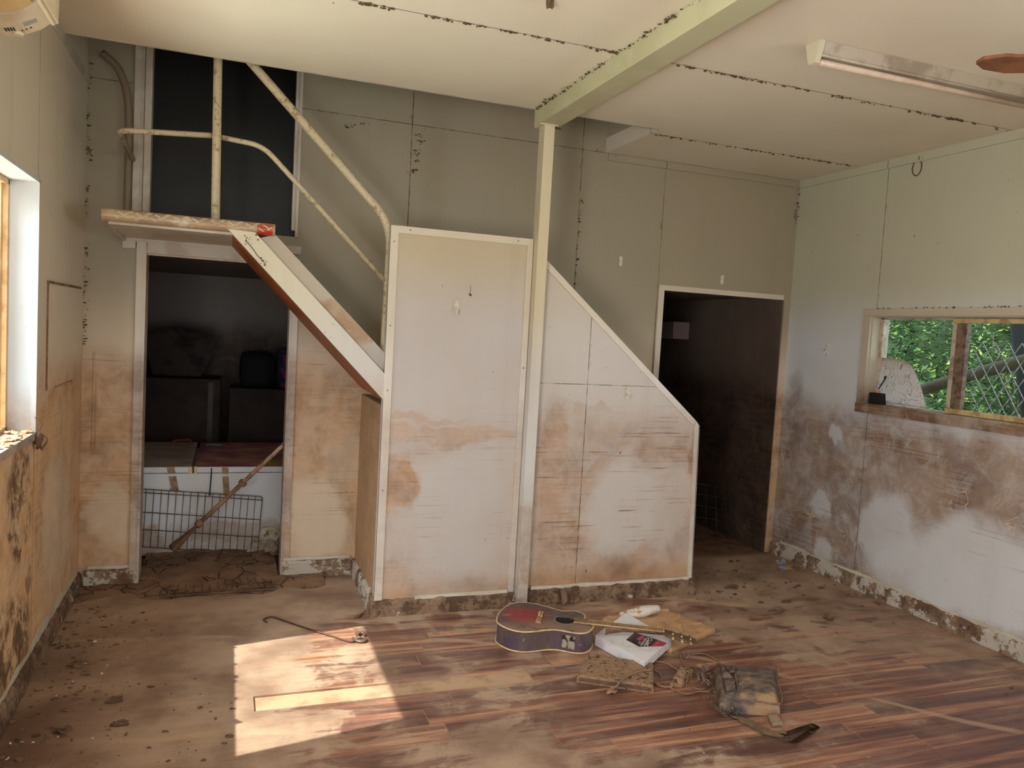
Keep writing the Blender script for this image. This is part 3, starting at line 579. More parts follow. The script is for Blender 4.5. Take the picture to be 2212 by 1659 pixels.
bm = BM(); box(bm, (.838, 4.1885, 2.098), (1.612, 4.2, 2.136)); box(bm, (.80, 4.19, 2.13), (1.612, 4.245, 2.136)); obj('edge_trim', bm, M_trim, t, world=True)
bm = BM(); box(bm, (1.578, 4.186, .085), (1.612, 4.2, 2.10)); obj('edge_trim', bm, M_trim, t, world=True)
M_ret = wall_mat('return_panel', 'y', base=lin((190, 160, 128)), low=lin((186, 150, 116)), top=1.4, amt=.5, mud=lin((168, 128, 94)))
bm = BM(); box(bm, (.801, 4.236, 0), (.835, 4.949, 1.16)); obj('return_panel', bm, M_ret, t, world=True)
bm = BM()
for x, z in ((.815, 2.05), (.815, 1.6), (.815, 1.25), (.9, 2.118), (1.52, 2.118), (.815, .7), (1.595, 1.4)): cyl(bm, (x, 4.186, z), .004, .004, 'y', 8)
obj('screw', bm, M_steel, t, world=True)
t = thing('low_partition', 'cream partition panel with a sloping top edge right of the post', 'partition', (2.25, 4.2, 0))
sl = [(1.68, 2.045), (2.245, 1.572), (2.778, 1.11), (2.80, 1.075)]
bm = BM(); prism(bm, [(1.68, 4.2, 0), (2.828, 4.2, 0), (2.80, 4.2, 1.075), (2.778, 4.2, 1.105), (1.68, 4.2, 2.045)], (0, .038, 0)); obj('panel', bm, M_p2, t, world=True)
bm = BM(); pts = [Vector((a, 4.2, b)) for a, b in sl]
nrm = Vector((.64, 0, .77))
prism(bm, [pts[0], pts[2], pts[2]-nrm*.035, pts[0]-nrm*.035], (0, -.007, 0)); prism(bm, [pts[0]+nrm*.004, pts[2]+nrm*.004, pts[2], pts[0]], (0, .044, 0)); obj('edge_trim', bm, M_trim, t, world=True)
bm = BM(); prism(bm, [(2.832, 4.2, .09), (2.806, 4.2, 1.08), (2.780, 4.2, 1.11), (2.772, 4.2, 1.07), (2.80, 4.2, .09)], (0, -.007, 0)); prism(bm, [(2.834, 4.193, .09), (2.808, 4.193, 1.08), (2.802, 4.193, 1.08), (2.828, 4.193, .09)], (0, .05, 0)); obj('edge_trim', bm, M_trim, t, world=True)
rough_board('baseboard_partition', [(.772, 4.195, 0), (1.612, 4.195, 0)], .085, .028, M_base2, (0, -1, 0), seed=6)
rough_board('baseboard_return', [(.80, 4.95, 0), (.80, 4.19, 0)], .10, .02, M_base, (-1, 0, 0), seed=7)
rough_board('baseboard_low_partition', [(1.685, 4.2, 0), (2.848, 4.2, 0)], .095, .034, M_base2, (0, -1, 0), seed=8)
# peeled ledge showing white above the caked mud
def ledge(name, x0, x1, y, z, th=.012, m=None):
    bm = BM(); n = 16; top = []; bot = []
    for i in range(n+1):
        x = x0+(x1-x0)*i/n; k = mnoise.noise(Vector((x*6, y, 2))); top.append((x, y, z+.014+.004*k)); bot.append((x, y, z-.012*abs(k)-.002))
    prism(bm, top+bot[::-1], (0, -th, 0)); return bm
t = struct('trim_6', ledge('e', 1.02, 1.57, 4.19, .088), M_white); t = struct('trim_7', ledge('e', 1.72, 2.80, 4.192, .098), M_white)
def torn(name, x, y0, y1, z, m, amp=.03, seed=0):
    bm = BM(); n = 50; lo = []; hi = []
    for i in range(n+1):
        y = y0+(y1-y0)*i/n; k = mnoise.noise(Vector((y*3.1, seed, 0))); k2 = mnoise.noise(Vector((y*11, seed, 4))); lo.append((x, y, z-.01)); hi.append((x, y, z+.012+max(0, amp*(k*1.6+.5)+.01*k2)))
    for a, b in zip(range(n), range(1, n+1)): prism(bm, [lo[a], lo[b], hi[b], hi[a]], (.004 if x < 0 else -.004, 0, 0))
    return struct(name, bm, m)
torn('trim_11', XL+.0006, 1.0, 4.9, .10, M_white, .035, 3); torn('trim_12', XR-.0006, 2.0, 4.85, .095, M_white, .012, 8)
t = struct('trim_8', ledge('e', .36, .77, 4.946, .112), M_white); t = struct('trim_9', ledge('e', XL+.05, -.49, 4.946, .11, .006), M_white)
# torn flap of skirting left of the low partition
bm = BM(); prism(bm, [(1.90, 4.162, .09), (1.925, 4.15, .10), (1.93, 4.12, .03), (1.905, 4.125, 0.001)], (.012, .008, .002)); tag(obj('skirting_flap', bm, M_mudd), 'torn muddy flap peeling off the skirting right of the post', 'flap')
# ------------------------------------------------------------------ staircase
M_string = wall_mat('stringer_paint', 'x', base=lin((212, 204, 180)), low=lin((208, 208, 208)), mud=lin((190, 150, 112)), dark=lin((146, 108, 76)), top=1.36, amt=.5, streak=.1, scratch=.8, specks=1.3)
M_string2 = wall_mat('stair_side_plate', 'x', base=lin((186, 176, 156)), low=lin((178, 176, 174)), mud=lin((190, 148, 100)), dark=lin((150, 110, 72)), top=1.2, amt=.4, mudb=((.6, 1.62, .16, .10, .8),), streak=.1, scratch=.6, specks=1.)
M_soffit = plain('brown_stair_underside', lin((150, 84, 46)), .55, dirt=lin((176, 112, 72)), amt=.5, sc=3)
stairs = thing('staircase', 'steep white steel staircase with landing and pipe handrails below the dark upper door', 'staircase', (.3, 4.55, 0))
L0, L1 = ony(492, 494, 4.19), ony(832, 868, 4.19); U0, U1 = ony(551, 502, 4.19), ony(835, 812, 4.19); G0, G1 = ony(595, 507, 4.23), ony(836, 768, 4.23)
dL = (L1-L0)/(L1.x-L0.x); L1 = L0+dL*(.797-L0.x); dU = (U1-U0)/(U1.x-U0.x); U1 = U0+dU*(.797-U0.x)
bm = BM(); prism(bm, [L0, L1, U1, U0], (0, .035, 0)); obj('stringer', bm, M_string, stairs, world=True)
bm = BM(); dG = (G1-G0)/(G1.x-G0.x); G1 = G0+dG*(.797-G0.x); a, b = Vector((U0.x, 4.226, U0.z-.03)), Vector((.797, 4.226, U1.z-.03)); prism(bm, [a, b, G1, G0], (0, .03, 0)); obj('side_plate', bm, M_string2, stairs, world=True)
bm = BM(); e = L0+dL*1.05; prism(bm, [L0+Vector((0, .036, .0)), L1+Vector((0, .036, 0)), L1+Vector((0, .036, .03)), L0+Vector((0.02, .036, .03))], (0, .715, 0)); obj('soffit', bm, M_soffit, stairs, world=True)
for k in range(9):
    x = .20+.195*(k+.30); z = G0.z+dG.z*(x+.13-G0.x)-.02
    if z < .1: break
    bm = BM(); box(bm, (x-.02, 4.262, z-.02), (x+.125, 4.94, z), 0, .003); obj('tread', bm, M_string2, stairs, world=True)
g = NT('worn_checker_plate'); c = g.mix(g.step(g.noise(5, 4, .6), .38, .6), lin((184, 156, 118)), lin((160, 128, 98)))
c = g.mix(g.step(g.noise(9, 5, .7, off=(4, 4, 4)), .5, .64), c, lin((200, 184, 156))); x, y, z = g.xyz(); c = g.mix(g.m_('MULTIPLY', g.step(x, -.05, .1), .5), c, lin((168, 128, 108)))
M_check = g.out(c, .35, spec=.6)
M_red = plain('red_paint', lin((176, 52, 40)), .3, dirt=lin((190, 120, 90)), amt=.4, sc=20)
bm = BM(); box(bm, (-.575, 4.25, 2.03), (.20, 4.945, 2.075)); obj('landing', bm, M_check, stairs, world=True)
bm = BM(); box(bm, (-.56, 4.24, 2.012), (.03, 4.945, 2.03)); prism(bm, [(-.575, 4.215, 2.03), (-.575, 4.95, 2.03), (-.575, 4.95, 1.99), (-.575, 4.6, 2.005)], (.012, 0, 0)); obj('landing_soffit', bm, M_white, stairs, world=True)
bm = BM(); n = 14; rn = .030; prof = [(4.255, 2.082)]
for k in range(9):
    a = math.pi/2+math.pi*k/8; prof.append((4.215+math.cos(a)*rn, 2.053+math.sin(a)*rn))
prof.append((4.255, 2.024)); prism(bm, [(-.585, y, z) for y, z in prof], (.79, 0, 0))
o = obj('nosing', bm, M_check, stairs, world=True); bm = BM()
for i in range(18):
    cx = -.555+i*.0415; up = i % 2
    for row in (0, 1):
        for k in range(3):
            a = math.radians(150 + row*36 + k*9*(1 if (i+row) % 2 else -1)); x = cx+k*.008+row*.02
            p = Vector((x-.010, 4.215+math.cos(a-.16)*rn, 2.053+math.sin(a-.16)*rn)); q = Vector((x+.010, 4.215+math.cos(a+.16)*rn, 2.053+math.sin(a+.16)*rn)); tube(bm, [p, (p+q)/2+Vector((0, -.001, 0)), q], [.001, .0042, .001], 5)
r_o = obj('tread_ridges', bm, plain('worn_ridge_metal', lin((216, 206, 180)), .3, .2, dirt=lin((176, 140, 104)), amt=.6, sc=14), stairs, world=True)
bm = BM(); prism(bm, [(.118, y-.0022 if y < 4.25 else y, z) for y, z in prof[3:]], (.075, 0, 0)); obj('paint_mark', bm, M_red, o, label='bright red paint patch', world=False); bpy.data.objects['paint_mark'].matrix_parent_inverse = stairs.matrix_world.inverted()
bm = BM(); prism(bm, [(-.578, 4.94, 1.953), (-.512, 4.94, 1.957), (-.511, 4.94, 2.075), (-.578, 4.94, 2.085)], (0, -.012, 0)); cyl(bm, (-.54, 4.92, 2.035), .012, .010, 'y', 6); cyl(bm, (-.54, 4.912, 2.035), .006, .01, 'y', 8); obj('bracket', bm, M_white, stairs, world=True)
bm = BM(); box(bm, (-.56, 4.925, 1.995), (.10, 4.945, 2.03)); obj('ledger', bm, M_white, stairs, world=True)
g = NT('chipped_rail_paint'); c = g.mix(g.step(g.noise(28, 4, .7), .52, .66), lin((192, 178, 148)), lin((150, 128, 92))); c = g.mix(g.step(g.vor(70), .22, .14, 0, .7), c, lin((96, 74, 50))); M_rail = g.out(c, .4, g.noise(60, 3), .2, .002)
YR = 4.285
p = lambda x, y: ony(x, y, YR)
bm = BM(); q0 = p(545, 138); q1 = p(845, 484); q2 = p(829, 765); dirr = (q0-q1).normalized()
tube(bm, fillet([q0+dirr*1.1, q1, q2+Vector((0, 0, .03)), q2+Vector((.03, 0, -.03))], .13, 8), .0225, 14); obj('handrail', bm, M_rail, stairs, world=True, smooth=False)
bm = BM(); a = p(466, 470); a.z = 2.075; a.y = 4.24; b = p(471, 125); tube(bm, [a, a.lerp(b, .5), b+(b-a)*.9], .0215, 14); cyl(bm, a-Vector((0, 0, .004)), .03, .012, 'z', 14); obj('rail_post', bm, M_rail, stairs, world=True)
bm = BM(); m0 = p(462, 293); m1 = p(246, 280); m1.x = -.535; tube(bm, fillet([m0, m1, Vector((m1.x, 4.94, m1.z-.02))], .06, 8), .014, 12); obj('mid_rail', bm, M_rail, stairs, world=True)
bm = BM(); tube(bm, fillet([p(474, 296), p(568, 315), p(832, 607)], .07, 8), .0135, 12); obj('mid_rail', bm, M_rail, stairs, world=True)
bm = BM(); tube(bm, smooth_path([(-.70, 4.915, 3.0), (-.62, 4.915, 2.93), (-.572, 4.915, 2.80), (-.558, 4.915, 2.6), (-.558, 4.915, 2.3), (-.558, 4.915, 2.08)], 6), .019, 12); obj('wall_rail', bm, plain('shaded_rail_paint', lin((136, 118, 96)), .5), stairs, world=True)  # soft shadow on this rail is put into its darker paint colour
# cobweb root on the stringer
bm = BM(); tube(bm, smooth_path([ony(530, 520, 4.188), ony(540, 530, 4.188), ony(548, 540, 4.188), ony(556, 552, 4.188), ony(566, 562, 4.188), ony(574, 572, 4.188)]), .0018, 5)
for k in range(26): blob(bm, ony(540+R.gauss(0, 9), 516+R.gauss(0, 5), 4.188) if k < 16 else ony(568+R.gauss(0, 7), 565+R.gauss(0, 5), 4.188), R.uniform(.001, .004), 1.6, .5, 1, .5, 1, k)
tag(obj('root_web', bm, M_web), 'stringy brown root and web stuck on the top of the white stair stringer', 'web')
# ------------------------------------------------------------------ ceiling and wall fittings
M_ac = plain('aged_white_plastic', lin((226, 212, 184)), .4, dirt=lin((196, 172, 132)), amt=.5, sc=4)
t = thing('air_conditioner', 'cream wall-mounted air conditioner high in the left corner', 'air conditioner', (XL, 2.5, 2.45))
pr_ = [(-.769, 2.47), (-.73, 2.455), (-.69, 2.452), (-.645, 2.464), (-.60, 2.488), (-.572, 2.512), (-.566, 2.54), (-.562, 2.74), (-.60, 2.76), (-.769, 2.76)]
bm = BM(); prism(bm, [(x, 2.785, z) for x, z in pr_], (0, .185, 0)); prism(bm, [(x*.985-.0115, 2.08, z+.02) for x, z in pr_], (0, .71, 0)); obj('casing', bm, M_ac, t, world=True)
bm = BM(); prism(bm, [(-.567, 2.08, 2.512), (-.552, 2.08, 2.52), (-.548, 2.08, 2.75), (-.561, 2.08, 2.75)], (0, .90, 0)); prism(bm, [(-.570, 2.10, 2.508), (-.560, 2.10, 2.508), (-.560, 2.10, 2.516), (-.570, 2.10, 2.516)], (0, .87, 0)); obj('front_cover', bm, M_ac, t, world=True)
bm = BM(); prism(bm, [(-.70, 2.12, 2.452), (-.645, 2.12, 2.461), (-.60, 2.12, 2.484), (-.583, 2.12, 2.50), (-.60, 2.12, 2.50), (-.70, 2.12, 2.47)], (0, .645, 0)); obj('louvre', bm, plain('yellowed_louvre', lin((220, 190, 134)), .4), t, world=True)
bm = BM()
def on_ac(x, y, dx, dy, th=.001):
    def zz(q):
        for (a, za), (b, zb) in zip(pr_[:6], pr_[1:7]):
            if a <= q <= b: return za+(zb-za)*(q-a)/(b-a)
        return 2.47
    a, b = x, x+dx; prism(bm, [(a, y, zz(a)-.0008), (b, y, zz(b)-.0008), (b, y+dy, zz(b)-.0008), (a, y+dy, zz(a)-.0008)], (0, 0, -th))
on_ac(-.63, 2.872, .035, .03)
o = obj('rating_label', bm, plain('grey_label', lin((170, 168, 158)), .5), t, world=True)
bm = BM()
for k in range(4): on_ac(-.685+k*.0075, 2.895, .004, .028)
for k in range(3): on_ac(-.645+k*.012, 2.925, .005, .006)
obj('barcode', bm, M_black, t, world=True)
bm = BM(); cyl(bm, (-.655, 2.945, 2.452), .014, .012, 'z', 16); obj('drain_cap', bm, M_ac, t, world=True)
for yy in (2.875,):
    bm = BM(); on_ac(-.72, yy-.002, .14, .001, .0002); obj('panel_joint', bm, plain('joint_brown', lin((120, 96, 66)), .6), t, world=True)
t = thing('fluorescent_light', 'unlit fluorescent batten light with a dusty reflector on the ceiling', 'light', (2.9, 2.79, ZC))
M_lamp = plain('batten_enamel', lin((178, 164, 146)), .35, dirt=lin((110, 92, 70)), amt=.5, sc=5); M_tube = plain('dirty_tube', lin((206, 186, 166)), .3, dirt=lin((186, 150, 128)), amt=.5, sc=9)
fx0, fx1 = 2.25, 3.60
bm = BM(); prism(bm, [(fx0, 2.688, ZC-.001), (fx0, 2.690, ZC-.006), (fx0, 2.706, ZC-.048), (fx0, 2.745, ZC-.050), (fx0, 2.765, ZC-.001)], (fx1-fx0, 0, 0)); tube(bm, [(fx0, 2.704, ZC-.053), (fx1, 2.704, ZC-.053)], .0065, 8); obj('reflector', bm, M_lamp, t, world=True)
bm = BM(); prism(bm, [(fx0-.012, 2.682, ZC-.001), (fx0-.012, 2.694, ZC-.05), (fx0-.012, 2.708, ZC-.086), (fx0-.012, 2.728, ZC-.092), (fx0-.012, 2.746, ZC-.084), (fx0-.012, 2.768, ZC-.001)], (.028, 0, 0)); cyl(bm, (fx0-.014, 2.72, ZC-.025), .012, .004, 'x', 14)
obj('end_cap', bm, plain('cream_end_cap', lin((198, 190, 164)), .5, bump=.4), t, world=True)
bm = BM(); prism(bm, [(fx1-.012, 2.682, ZC-.001), (fx1-.012, 2.694, ZC-.05), (fx1-.012, 2.708, ZC-.086), (fx1-.012, 2.746, ZC-.084), (fx1-.012, 2.768, ZC-.001)], (.028, 0, 0)); obj('end_cap', bm, plain('cream_end_cap2', lin((198, 190, 164)), .5, bump=.4), t, world=True)
bm = BM(); cyl(bm, (fx0+.012, 2.725, ZC-.074), .013, fx1-fx0-.024, 'x', 16); obj('fluorescent_tube', bm, M_tube, t, world=True)
# ceiling fan, hub outside the frame
fc = Vector((2.78, 1.48, 0)); ft = onz(2110, 133, 2.52); t = thing('ceiling_fan', 'brown ceiling fan blade with chipped edge reaching in beside the fluorescent light', 'fan', (fc.x, fc.y, ZC))
M_blade = plain('brown_blade', lin((122, 78, 50)), .5, dirt=lin((78, 52, 36)), amt=.7, sc=9)
dx_ = (Vector((ft.x, ft.y, 0))-fc); Lb = dx_.length; a0 = math.atan2(dx_.y, dx_.x)
for k in range(4):
    bm = BM(); r_ = Matrix.Rotation(a0+k*math.pi/2, 3, 'Z'); pts = [(.12, -.035), (.3, -.06), (Lb-.10, -.058), (Lb-.03, -.035), (Lb, -.005), (Lb-.012, .02), (Lb-.07, .034), (Lb-.11, .028), (Lb-.16, .044), (Lb-.24, .040), (.3, .06), (.12, .035)]
    prism(bm, [r_ @ Vector((x, y, y*.22)) + Vector((fc.x, fc.y, 2.515)) for x, y in pts], (0, 0, .010)); obj('blade', bm, M_blade, t, world=True)
bm = BM(); cyl(bm, (fc.x, fc.y, 2.48), .085, .12, 'z', 24, r2=.10); cyl(bm, (fc.x, fc.y, 2.6), .015, .27, 'z', 10); cyl(bm, (fc.x, fc.y, 2.83), .05, .038, 'z', 16, r2=.07); obj('motor', bm, M_white, t, world=True)
def hook(p, ax, h, label, broken=False):
    t = thing('adhesive_hook', label, 'hook', p, 0, 'adhesive wall hooks')
    s = .5*h; bm = BM()
    dn = Vector((0, -1, 0)) if ax == 'y' else Vector((-1, 0, 0)); sd = Vector((1, 0, 0)) if ax == 'y' else Vector((0, 1, 0)); P = Vector(p)
    pts = []
    for k in range(16):
        a = 2*math.pi*k/16; pts.append(P+sd*math.cos(a)*.013+Vector((0, 0, math.copysign(s-.013, math.sin(a))+math.sin(a)*.013)))
    prism(bm, pts, dn*.006); obj('plate', bm, M_hook, t, world=True)
    if not broken:
        bm = BM(); tube(bm, smooth_path([P+dn*.006+Vector((0, 0, s*.2)), P+dn*.012+Vector((0, 0, -s*.3)), P+dn*.028+Vector((0, 0, -s*.62)), P+dn*.034+Vector((0, 0, -s*.2))]), .0055, 8); obj('prong', bm, M_hook, t, world=True)
M_hook = plain('hook_plastic', lin((216, 210, 196)), .3, dirt=MUD, amt=.5, sc=60)
hook((1.178, 4.193, 1.715), 'y', .08, 'white adhesive hook near the top of the tall partition panel')
hook((2.283, 4.198, 1.272), 'y', .075, 'white adhesive hook below the sloping edge of the low partition')
hook((2.566, 4.948, 2.142), 'y', .07, 'faint adhesive hook plate high on the back wall left of the passage doorway', True)
hook((3.412, 4.948, 2.075), 'y', .07, 'white adhesive hook plate just above the passage doorway', True)
hook((4.047, 4.515, 1.605), 'x', .09, 'white adhesive hook on the right wall between the corner and the window')
bm = BM(); pts = [Vector((4.046, 3.86+.035*math.cos(a), 2.80+.05*math.sin(a)-.02)) for a in [2*math.pi*k/20 for k in range(20)]]; tube(bm, pts+[pts[0]], .0035, 6)
for k in range(14): blob(bm, (4.043, 3.84+R.gauss(0, .015), 2.835+R.gauss(0, .012)), R.uniform(.003, .008), 1, 1.4, 1, .5, 1, k)
tag(obj('cable_ring', bm, M_web), 'dirty ring with a tuft of web near the top of the right wall', 'ring')
bm = BM(); tube(bm, smooth_path([ony(1016, 617, 4.192), ony(1017, 625, 4.192), ony(1015, 635, 4.192)]), .0012, 5); blob(bm, ony(1016, 637, 4.19), .008, 1, .6, 1, .4, 1, 3); tag(obj('wasp_nest', bm, M_web), 'tiny dark nest on a thread above the hook of the tall partition', 'nest')
bm = BM(); blob(bm, onz(1188, 2, ZC-.012), .016, 1, .8, 1.6, .5, 2, 3); tag(obj('wasp_nest', bm, M_web), 'small brown mud nest on the ceiling at the top edge of the view', 'nest')
bm = BM(); tube(bm, [onx(1787, 600, 4.04)]+[onx(1787, 602, 4.04)], .001, 4); bm.free()
# ------------------------------------------------------------------ lower left store room
M_frz = wall_mat('freezer_enamel', 'x', base=lin((226, 232, 240)), low=lin((226, 232, 240)), mud=lin((178, 148, 122)), dark=lin((146, 116, 92)), top=.14, amt=.8, mudb=((.0, .18, .25, .09, .75), (-.45, .1, .15, .12, .8), (.25, .12, .2, .12, .7)), streak=.2, specks=1.2, lowz=-3)
t = thing('chest_freezer', 'white chest freezer with taped lids behind the lower left doorway', 'freezer', (-.06, 5.82, 0))
bm = BM(); box(bm, (-.66, 5.50, .01), (.62, 6.56, .555), 0, .006); obj('body', bm, M_frz, t, world=True)
M_lidw = plain('dusty_lid', lin((226, 216, 204)), .5, dirt=lin((176, 150, 124)), amt=.6, sc=5)
g = NT('tie_dye_lid'); n1 = g.noise(2.2, 4, .6); c = g.ramp(n1, [(.34, lin((164, 96, 124))), (.50, lin((202, 132, 146))), (.58, lin((226, 172, 150))), (.68, lin((240, 226, 120)))]); M_lidc = g.out(c, .5)
bm = BM(); box(bm, (-.68, 5.485, .56), (-.205, 6.57, .60), 0, .006); o = obj('lid', bm, [M_lidw, M_frz], t, world=True)
for p_ in o.data.polygons:
    if p_.normal.y < -.7: p_.material_index = 1
bm = BM(); box(bm, (-.185, 5.485, .56), (.64, 6.57, .60), 0, .006); o = obj('lid', bm, [M_lidc, M_frz], t, world=True, label='lid stained purple and yellow')
for p_ in o.data.polygons:
    if p_.normal.y < -.7: p_.material_index = 1
bm = BM(); box(bm, (-.222, 5.478, .553), (-.199, 5.52, .603), 0, .003); box(bm, (-.189, 5.478, .553), (-.170, 5.52, .603), 0, .003); obj('corner_cap', bm, plain('yellowed_cap', lin((220, 204, 168)), .4), t, world=True)
bm = BM(); tube(bm, fillet([(-.37, 6.38, .602), (-.37, 6.38, .640), (-.25, 6.42, .640), (-.25, 6.42, .602)], .02, 5), .008, 8); obj('handle', bm, plain('rusty_handle', lin((142, 68, 48)), .5), t, world=True, label='red brown pull handle')
bm = BM(); box(bm, (-.14, 6.33, .601), (-.02, 6.38, .625), 0, .005); obj('handle', bm, plain('dark_latch', lin((56, 56, 62)), .3), t, world=True, label='dark grey lid latch')
M_tape = plain('brown_tape', lin((166, 140, 108)), .5, dirt=lin((110, 86, 62)), amt=.7, sc=30)
def strip(pts, wdt, m, y=5.482, name='tape'):
    bm = BM()
    for a, b in zip(pts, pts[1:]): prism(bm, [(a[0]-wdt/2, y, a[1]), (a[0]+wdt/2, y, a[1]), (b[0]+wdt/2, y, b[1]), (b[0]-wdt/2, y, b[1])], (0, -.002, 0))
    return obj(name, bm, m, t, world=True)
q = lambda x, y: (ony(x, y, 5.48).x, ony(x, y, 5.48).z)
strip([q(368, 1008), q(371, 1022)], .045, M_tape); strip([q(372, 1030), q(378, 1061)], .045, M_tape, 5.497); strip([q(486, 1010), q(487, 1024)], .04, M_tape); strip([q(487, 1030), q(490, 1072)], .04, M_tape, 5.497)
bm = BM(); tube(bm, smooth_path([ony(457, 1011, 5.475), ony(456, 1030, 5.475), ony(453, 1066, 5.475)]), .004, 6); blob(bm, ony(453, 1068, 5.475), .009, 1, .6, 1, .2, 1); obj('cord', bm, M_black, t, world=True)
M_wire = plain('rusty_wire', lin((118, 96, 82)), .5, .4, dirt=lin((84, 62, 48)), amt=.7, sc=30)
def grid_panel(name, label, c00, c10, c11, c01, nu, vs_, r, m, extra=()):
    """wire rack spanned by four corners (bottom-left, bottom-right, top-right, top-left)"""
    c00, c10, c11, c01 = map(Vector, (c00, c10, c11, c01)); P = lambda u, v: c00.lerp(c10, u).lerp(c01.lerp(c11, u), v)
    t = thing(name, label, 'wire rack', tuple(c00.lerp(c10, .5))); n = (c10-c00).cross(c01-c00).normalized()*r*1.9
    bm = BM(); tube(bm, fillet([P(0, .5), P(0, 0), P(1, 0), P(1, 1), P(0, 1), P(0, .5)], .02, 4), r*1.35, 7); obj('rim', bm, m, t, world=True)
    for i in range(1, nu): bm = BM(); tube(bm, [P(i/nu, 0)+n, P(i/nu, .5)+n+Vector((mnoise.noise(Vector((i, 3, 0)))*.006, 0, 0)), P(i/nu, 1)+n], r, 6); obj('wire', bm, m, t, world=True)
    for v in vs_: bm = BM(); tube(bm, [P(0, v), P(1, v)], r*1.15, 6); obj('cross_wire', bm, m, t, world=True)
    return t
grid_panel('wire_rack', 'rusty wire rack leaning upright against the front of the white freezer', ony(293, 1180, 5.44), ony(556, 1199, 5.36), ony(567, 1073, 5.45), ony(300, 1056, 5.47), 17, (.30, .60, .94), .0026, M_wire)
grid_panel('wire_rack', 'muddy wire rack lying half buried at the lower left doorway', onz(345, 1289, .012), onz(594, 1272, .016), onz(578, 1240, .012), onz(352, 1262, .008), 14, (.12, .45, .8), .0035, M_mudd)
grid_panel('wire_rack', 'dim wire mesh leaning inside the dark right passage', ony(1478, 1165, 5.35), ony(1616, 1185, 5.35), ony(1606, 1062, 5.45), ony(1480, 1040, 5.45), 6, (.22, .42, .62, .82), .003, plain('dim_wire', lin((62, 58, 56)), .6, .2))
t = thing('scraper_pole', 'long muddy pole with blue tip leaning across the lower left doorway', 'pole', tuple(onz(385, 1185)))
A, B = ony(623, 951, 5.02), ony(425, 1136, 5.36); 
bm = BM(); tube(bm, [A, A.lerp(B, .3), A.lerp(B, .7), B], [.013, .014, .0155, .016], 12); obj('shaft', bm, plain('flaking_shaft', lin((182, 150, 124)), .6, dirt=lin((128, 96, 74)), amt=.8, sc=16, bump=.4), t, world=True)
bm = BM(); c1 = A.lerp(B, .49); dd = (B-A).normalized(); tube(bm, [c1-dd*.018, c1-dd*.008, c1+dd*.008, c1+dd*.018], [.016, .027, .027, .016], 12); obj('collar', bm, M_mud, t, world=True); bm = BM(); c2 = A.lerp(B, .97); tube(bm, [c2-dd*.03, c2, c2+dd*.02], [.017, .026, .024], 12); obj('collar', bm, M_mud, t, world=True)
bm = BM(); tube(bm, [A-dd*.005, A+dd*.05], [.0155, .0155], 12); obj('grip', bm, plain('blue_grip', lin((98, 116, 168)), .5, dirt=MUD, amt=.5, sc=40), t, world=True, label='faded blue end grip')
bm = BM(); E_ = ony(372, 1186, 5.34); tube(bm, [B, B.lerp(E_, .4), B.lerp(E_, .8), E_], [.018, .034, .055, .062], 14, flat=.45); obj('head', bm, M_mudd, t, world=True)
# mud drift filling the doorway
bm = BM(); nx, ny = 60, 50; V = {}
for i in range(nx+1):
    for j in range(ny+1):
        x = -.75+1.35*i/nx; y = 4.50+1.0*j/ny; inside = -.44 < x < .335
        k = mnoise.noise(Vector((x*5, y*5, 0))); k2 = mnoise.noise(Vector((x*19, y*19, 3)))
        fr = max(0., min(1., (y-4.62-.16*k-.10*abs(x+.05))/.35)); z = -.006+fr*(.040+.018*k+.007*k2)
        if y > 4.93 and not inside: pass
        V[i, j] = bm.verts.new((x, y, z))
for i in range(nx):
    for j in range(ny):
        xm = -.75+1.35*(i+.5)/nx; ym = 4.50+1.0*(j+.5)/ny
        if ym > 4.915 and not -.45 < xm < .34: continue
        f = bm.faces.new((V[i, j], V[i+1, j], V[i+1, j+1], V[i, j+1])); f.smooth = True
bmesh.ops.delete(bm, geom=[v for v in bm.verts if not v.link_faces], context='VERTS')
tag(obj('mud_drift', bm, M_crack), 'cracked brown mud drifted through the lower left doorway', 'mud', kind='stuff')
def crumple(name, label, cat, c, s, m, seed, sc=(1, 1, .6), sub=2, amp=.9):
    bm = BM(); blob(bm, c, s, *sc, amp, sub, seed); z0 = min(v.co.z for v in bm.verts)
    for v in bm.verts: v.co.z += max(0, c[2]-s*sc[2]*.7)-z0 if False else 0
    return tag(obj(name, bm, m), label, cat)
q = ony(586, 1196, 5.33); crumple('crushed_bottle', 'crushed murky plastic bottle on the mud beside the right door jamb', 'bottle', (q.x, q.y, .085), .05, plain('murky_plastic', lin((156, 142, 124)), .2, dirt=MUD, amt=.6, sc=20), 5, (1, .8, .9), 2, .5)
t = thing('crumpled_wrapper', 'crumpled printed wrapper on rubbish at the right of the freezer', 'wrapper', (.27, 5.44, .1)); g = NT('printed_wrapper'); c = g.ramp(g.noise(34, 3, .6), [(.35, lin((150, 150, 140))), (.48, lin((212, 204, 190))), (.56, lin((176, 160, 84))), (.66, lin((92, 122, 108)))]); M_wrap = g.out(c, .5)
bm = BM(); P0, P1, P2, P3 = ony(566, 1162, 5.42), ony(600, 1155, 5.42), ony(603, 1137, 5.45), ony(568, 1140, 5.45); prism(bm, [P0, P1, P2, P3], (0, .015, 0)); bmesh.ops.subdivide_edges(bm, edges=bm.edges[:], cuts=4, use_grid_fill=True)
for v in bm.verts: v.co.y -= .02*mnoise.noise(v.co*40)
obj('wrapper_sheet', bm, M_wrap, t, world=True)
crumple('paper_wad', 'pale wad of torn paper heaped low against the freezer', 'paper', tuple(ony(580, 1176, 5.44)), .075, plain('torn_paper', lin((200, 190, 176)), .7, dirt=MUD, amt=.7, sc=24), 9, (1.1, .4, .8), 3, 1.1)
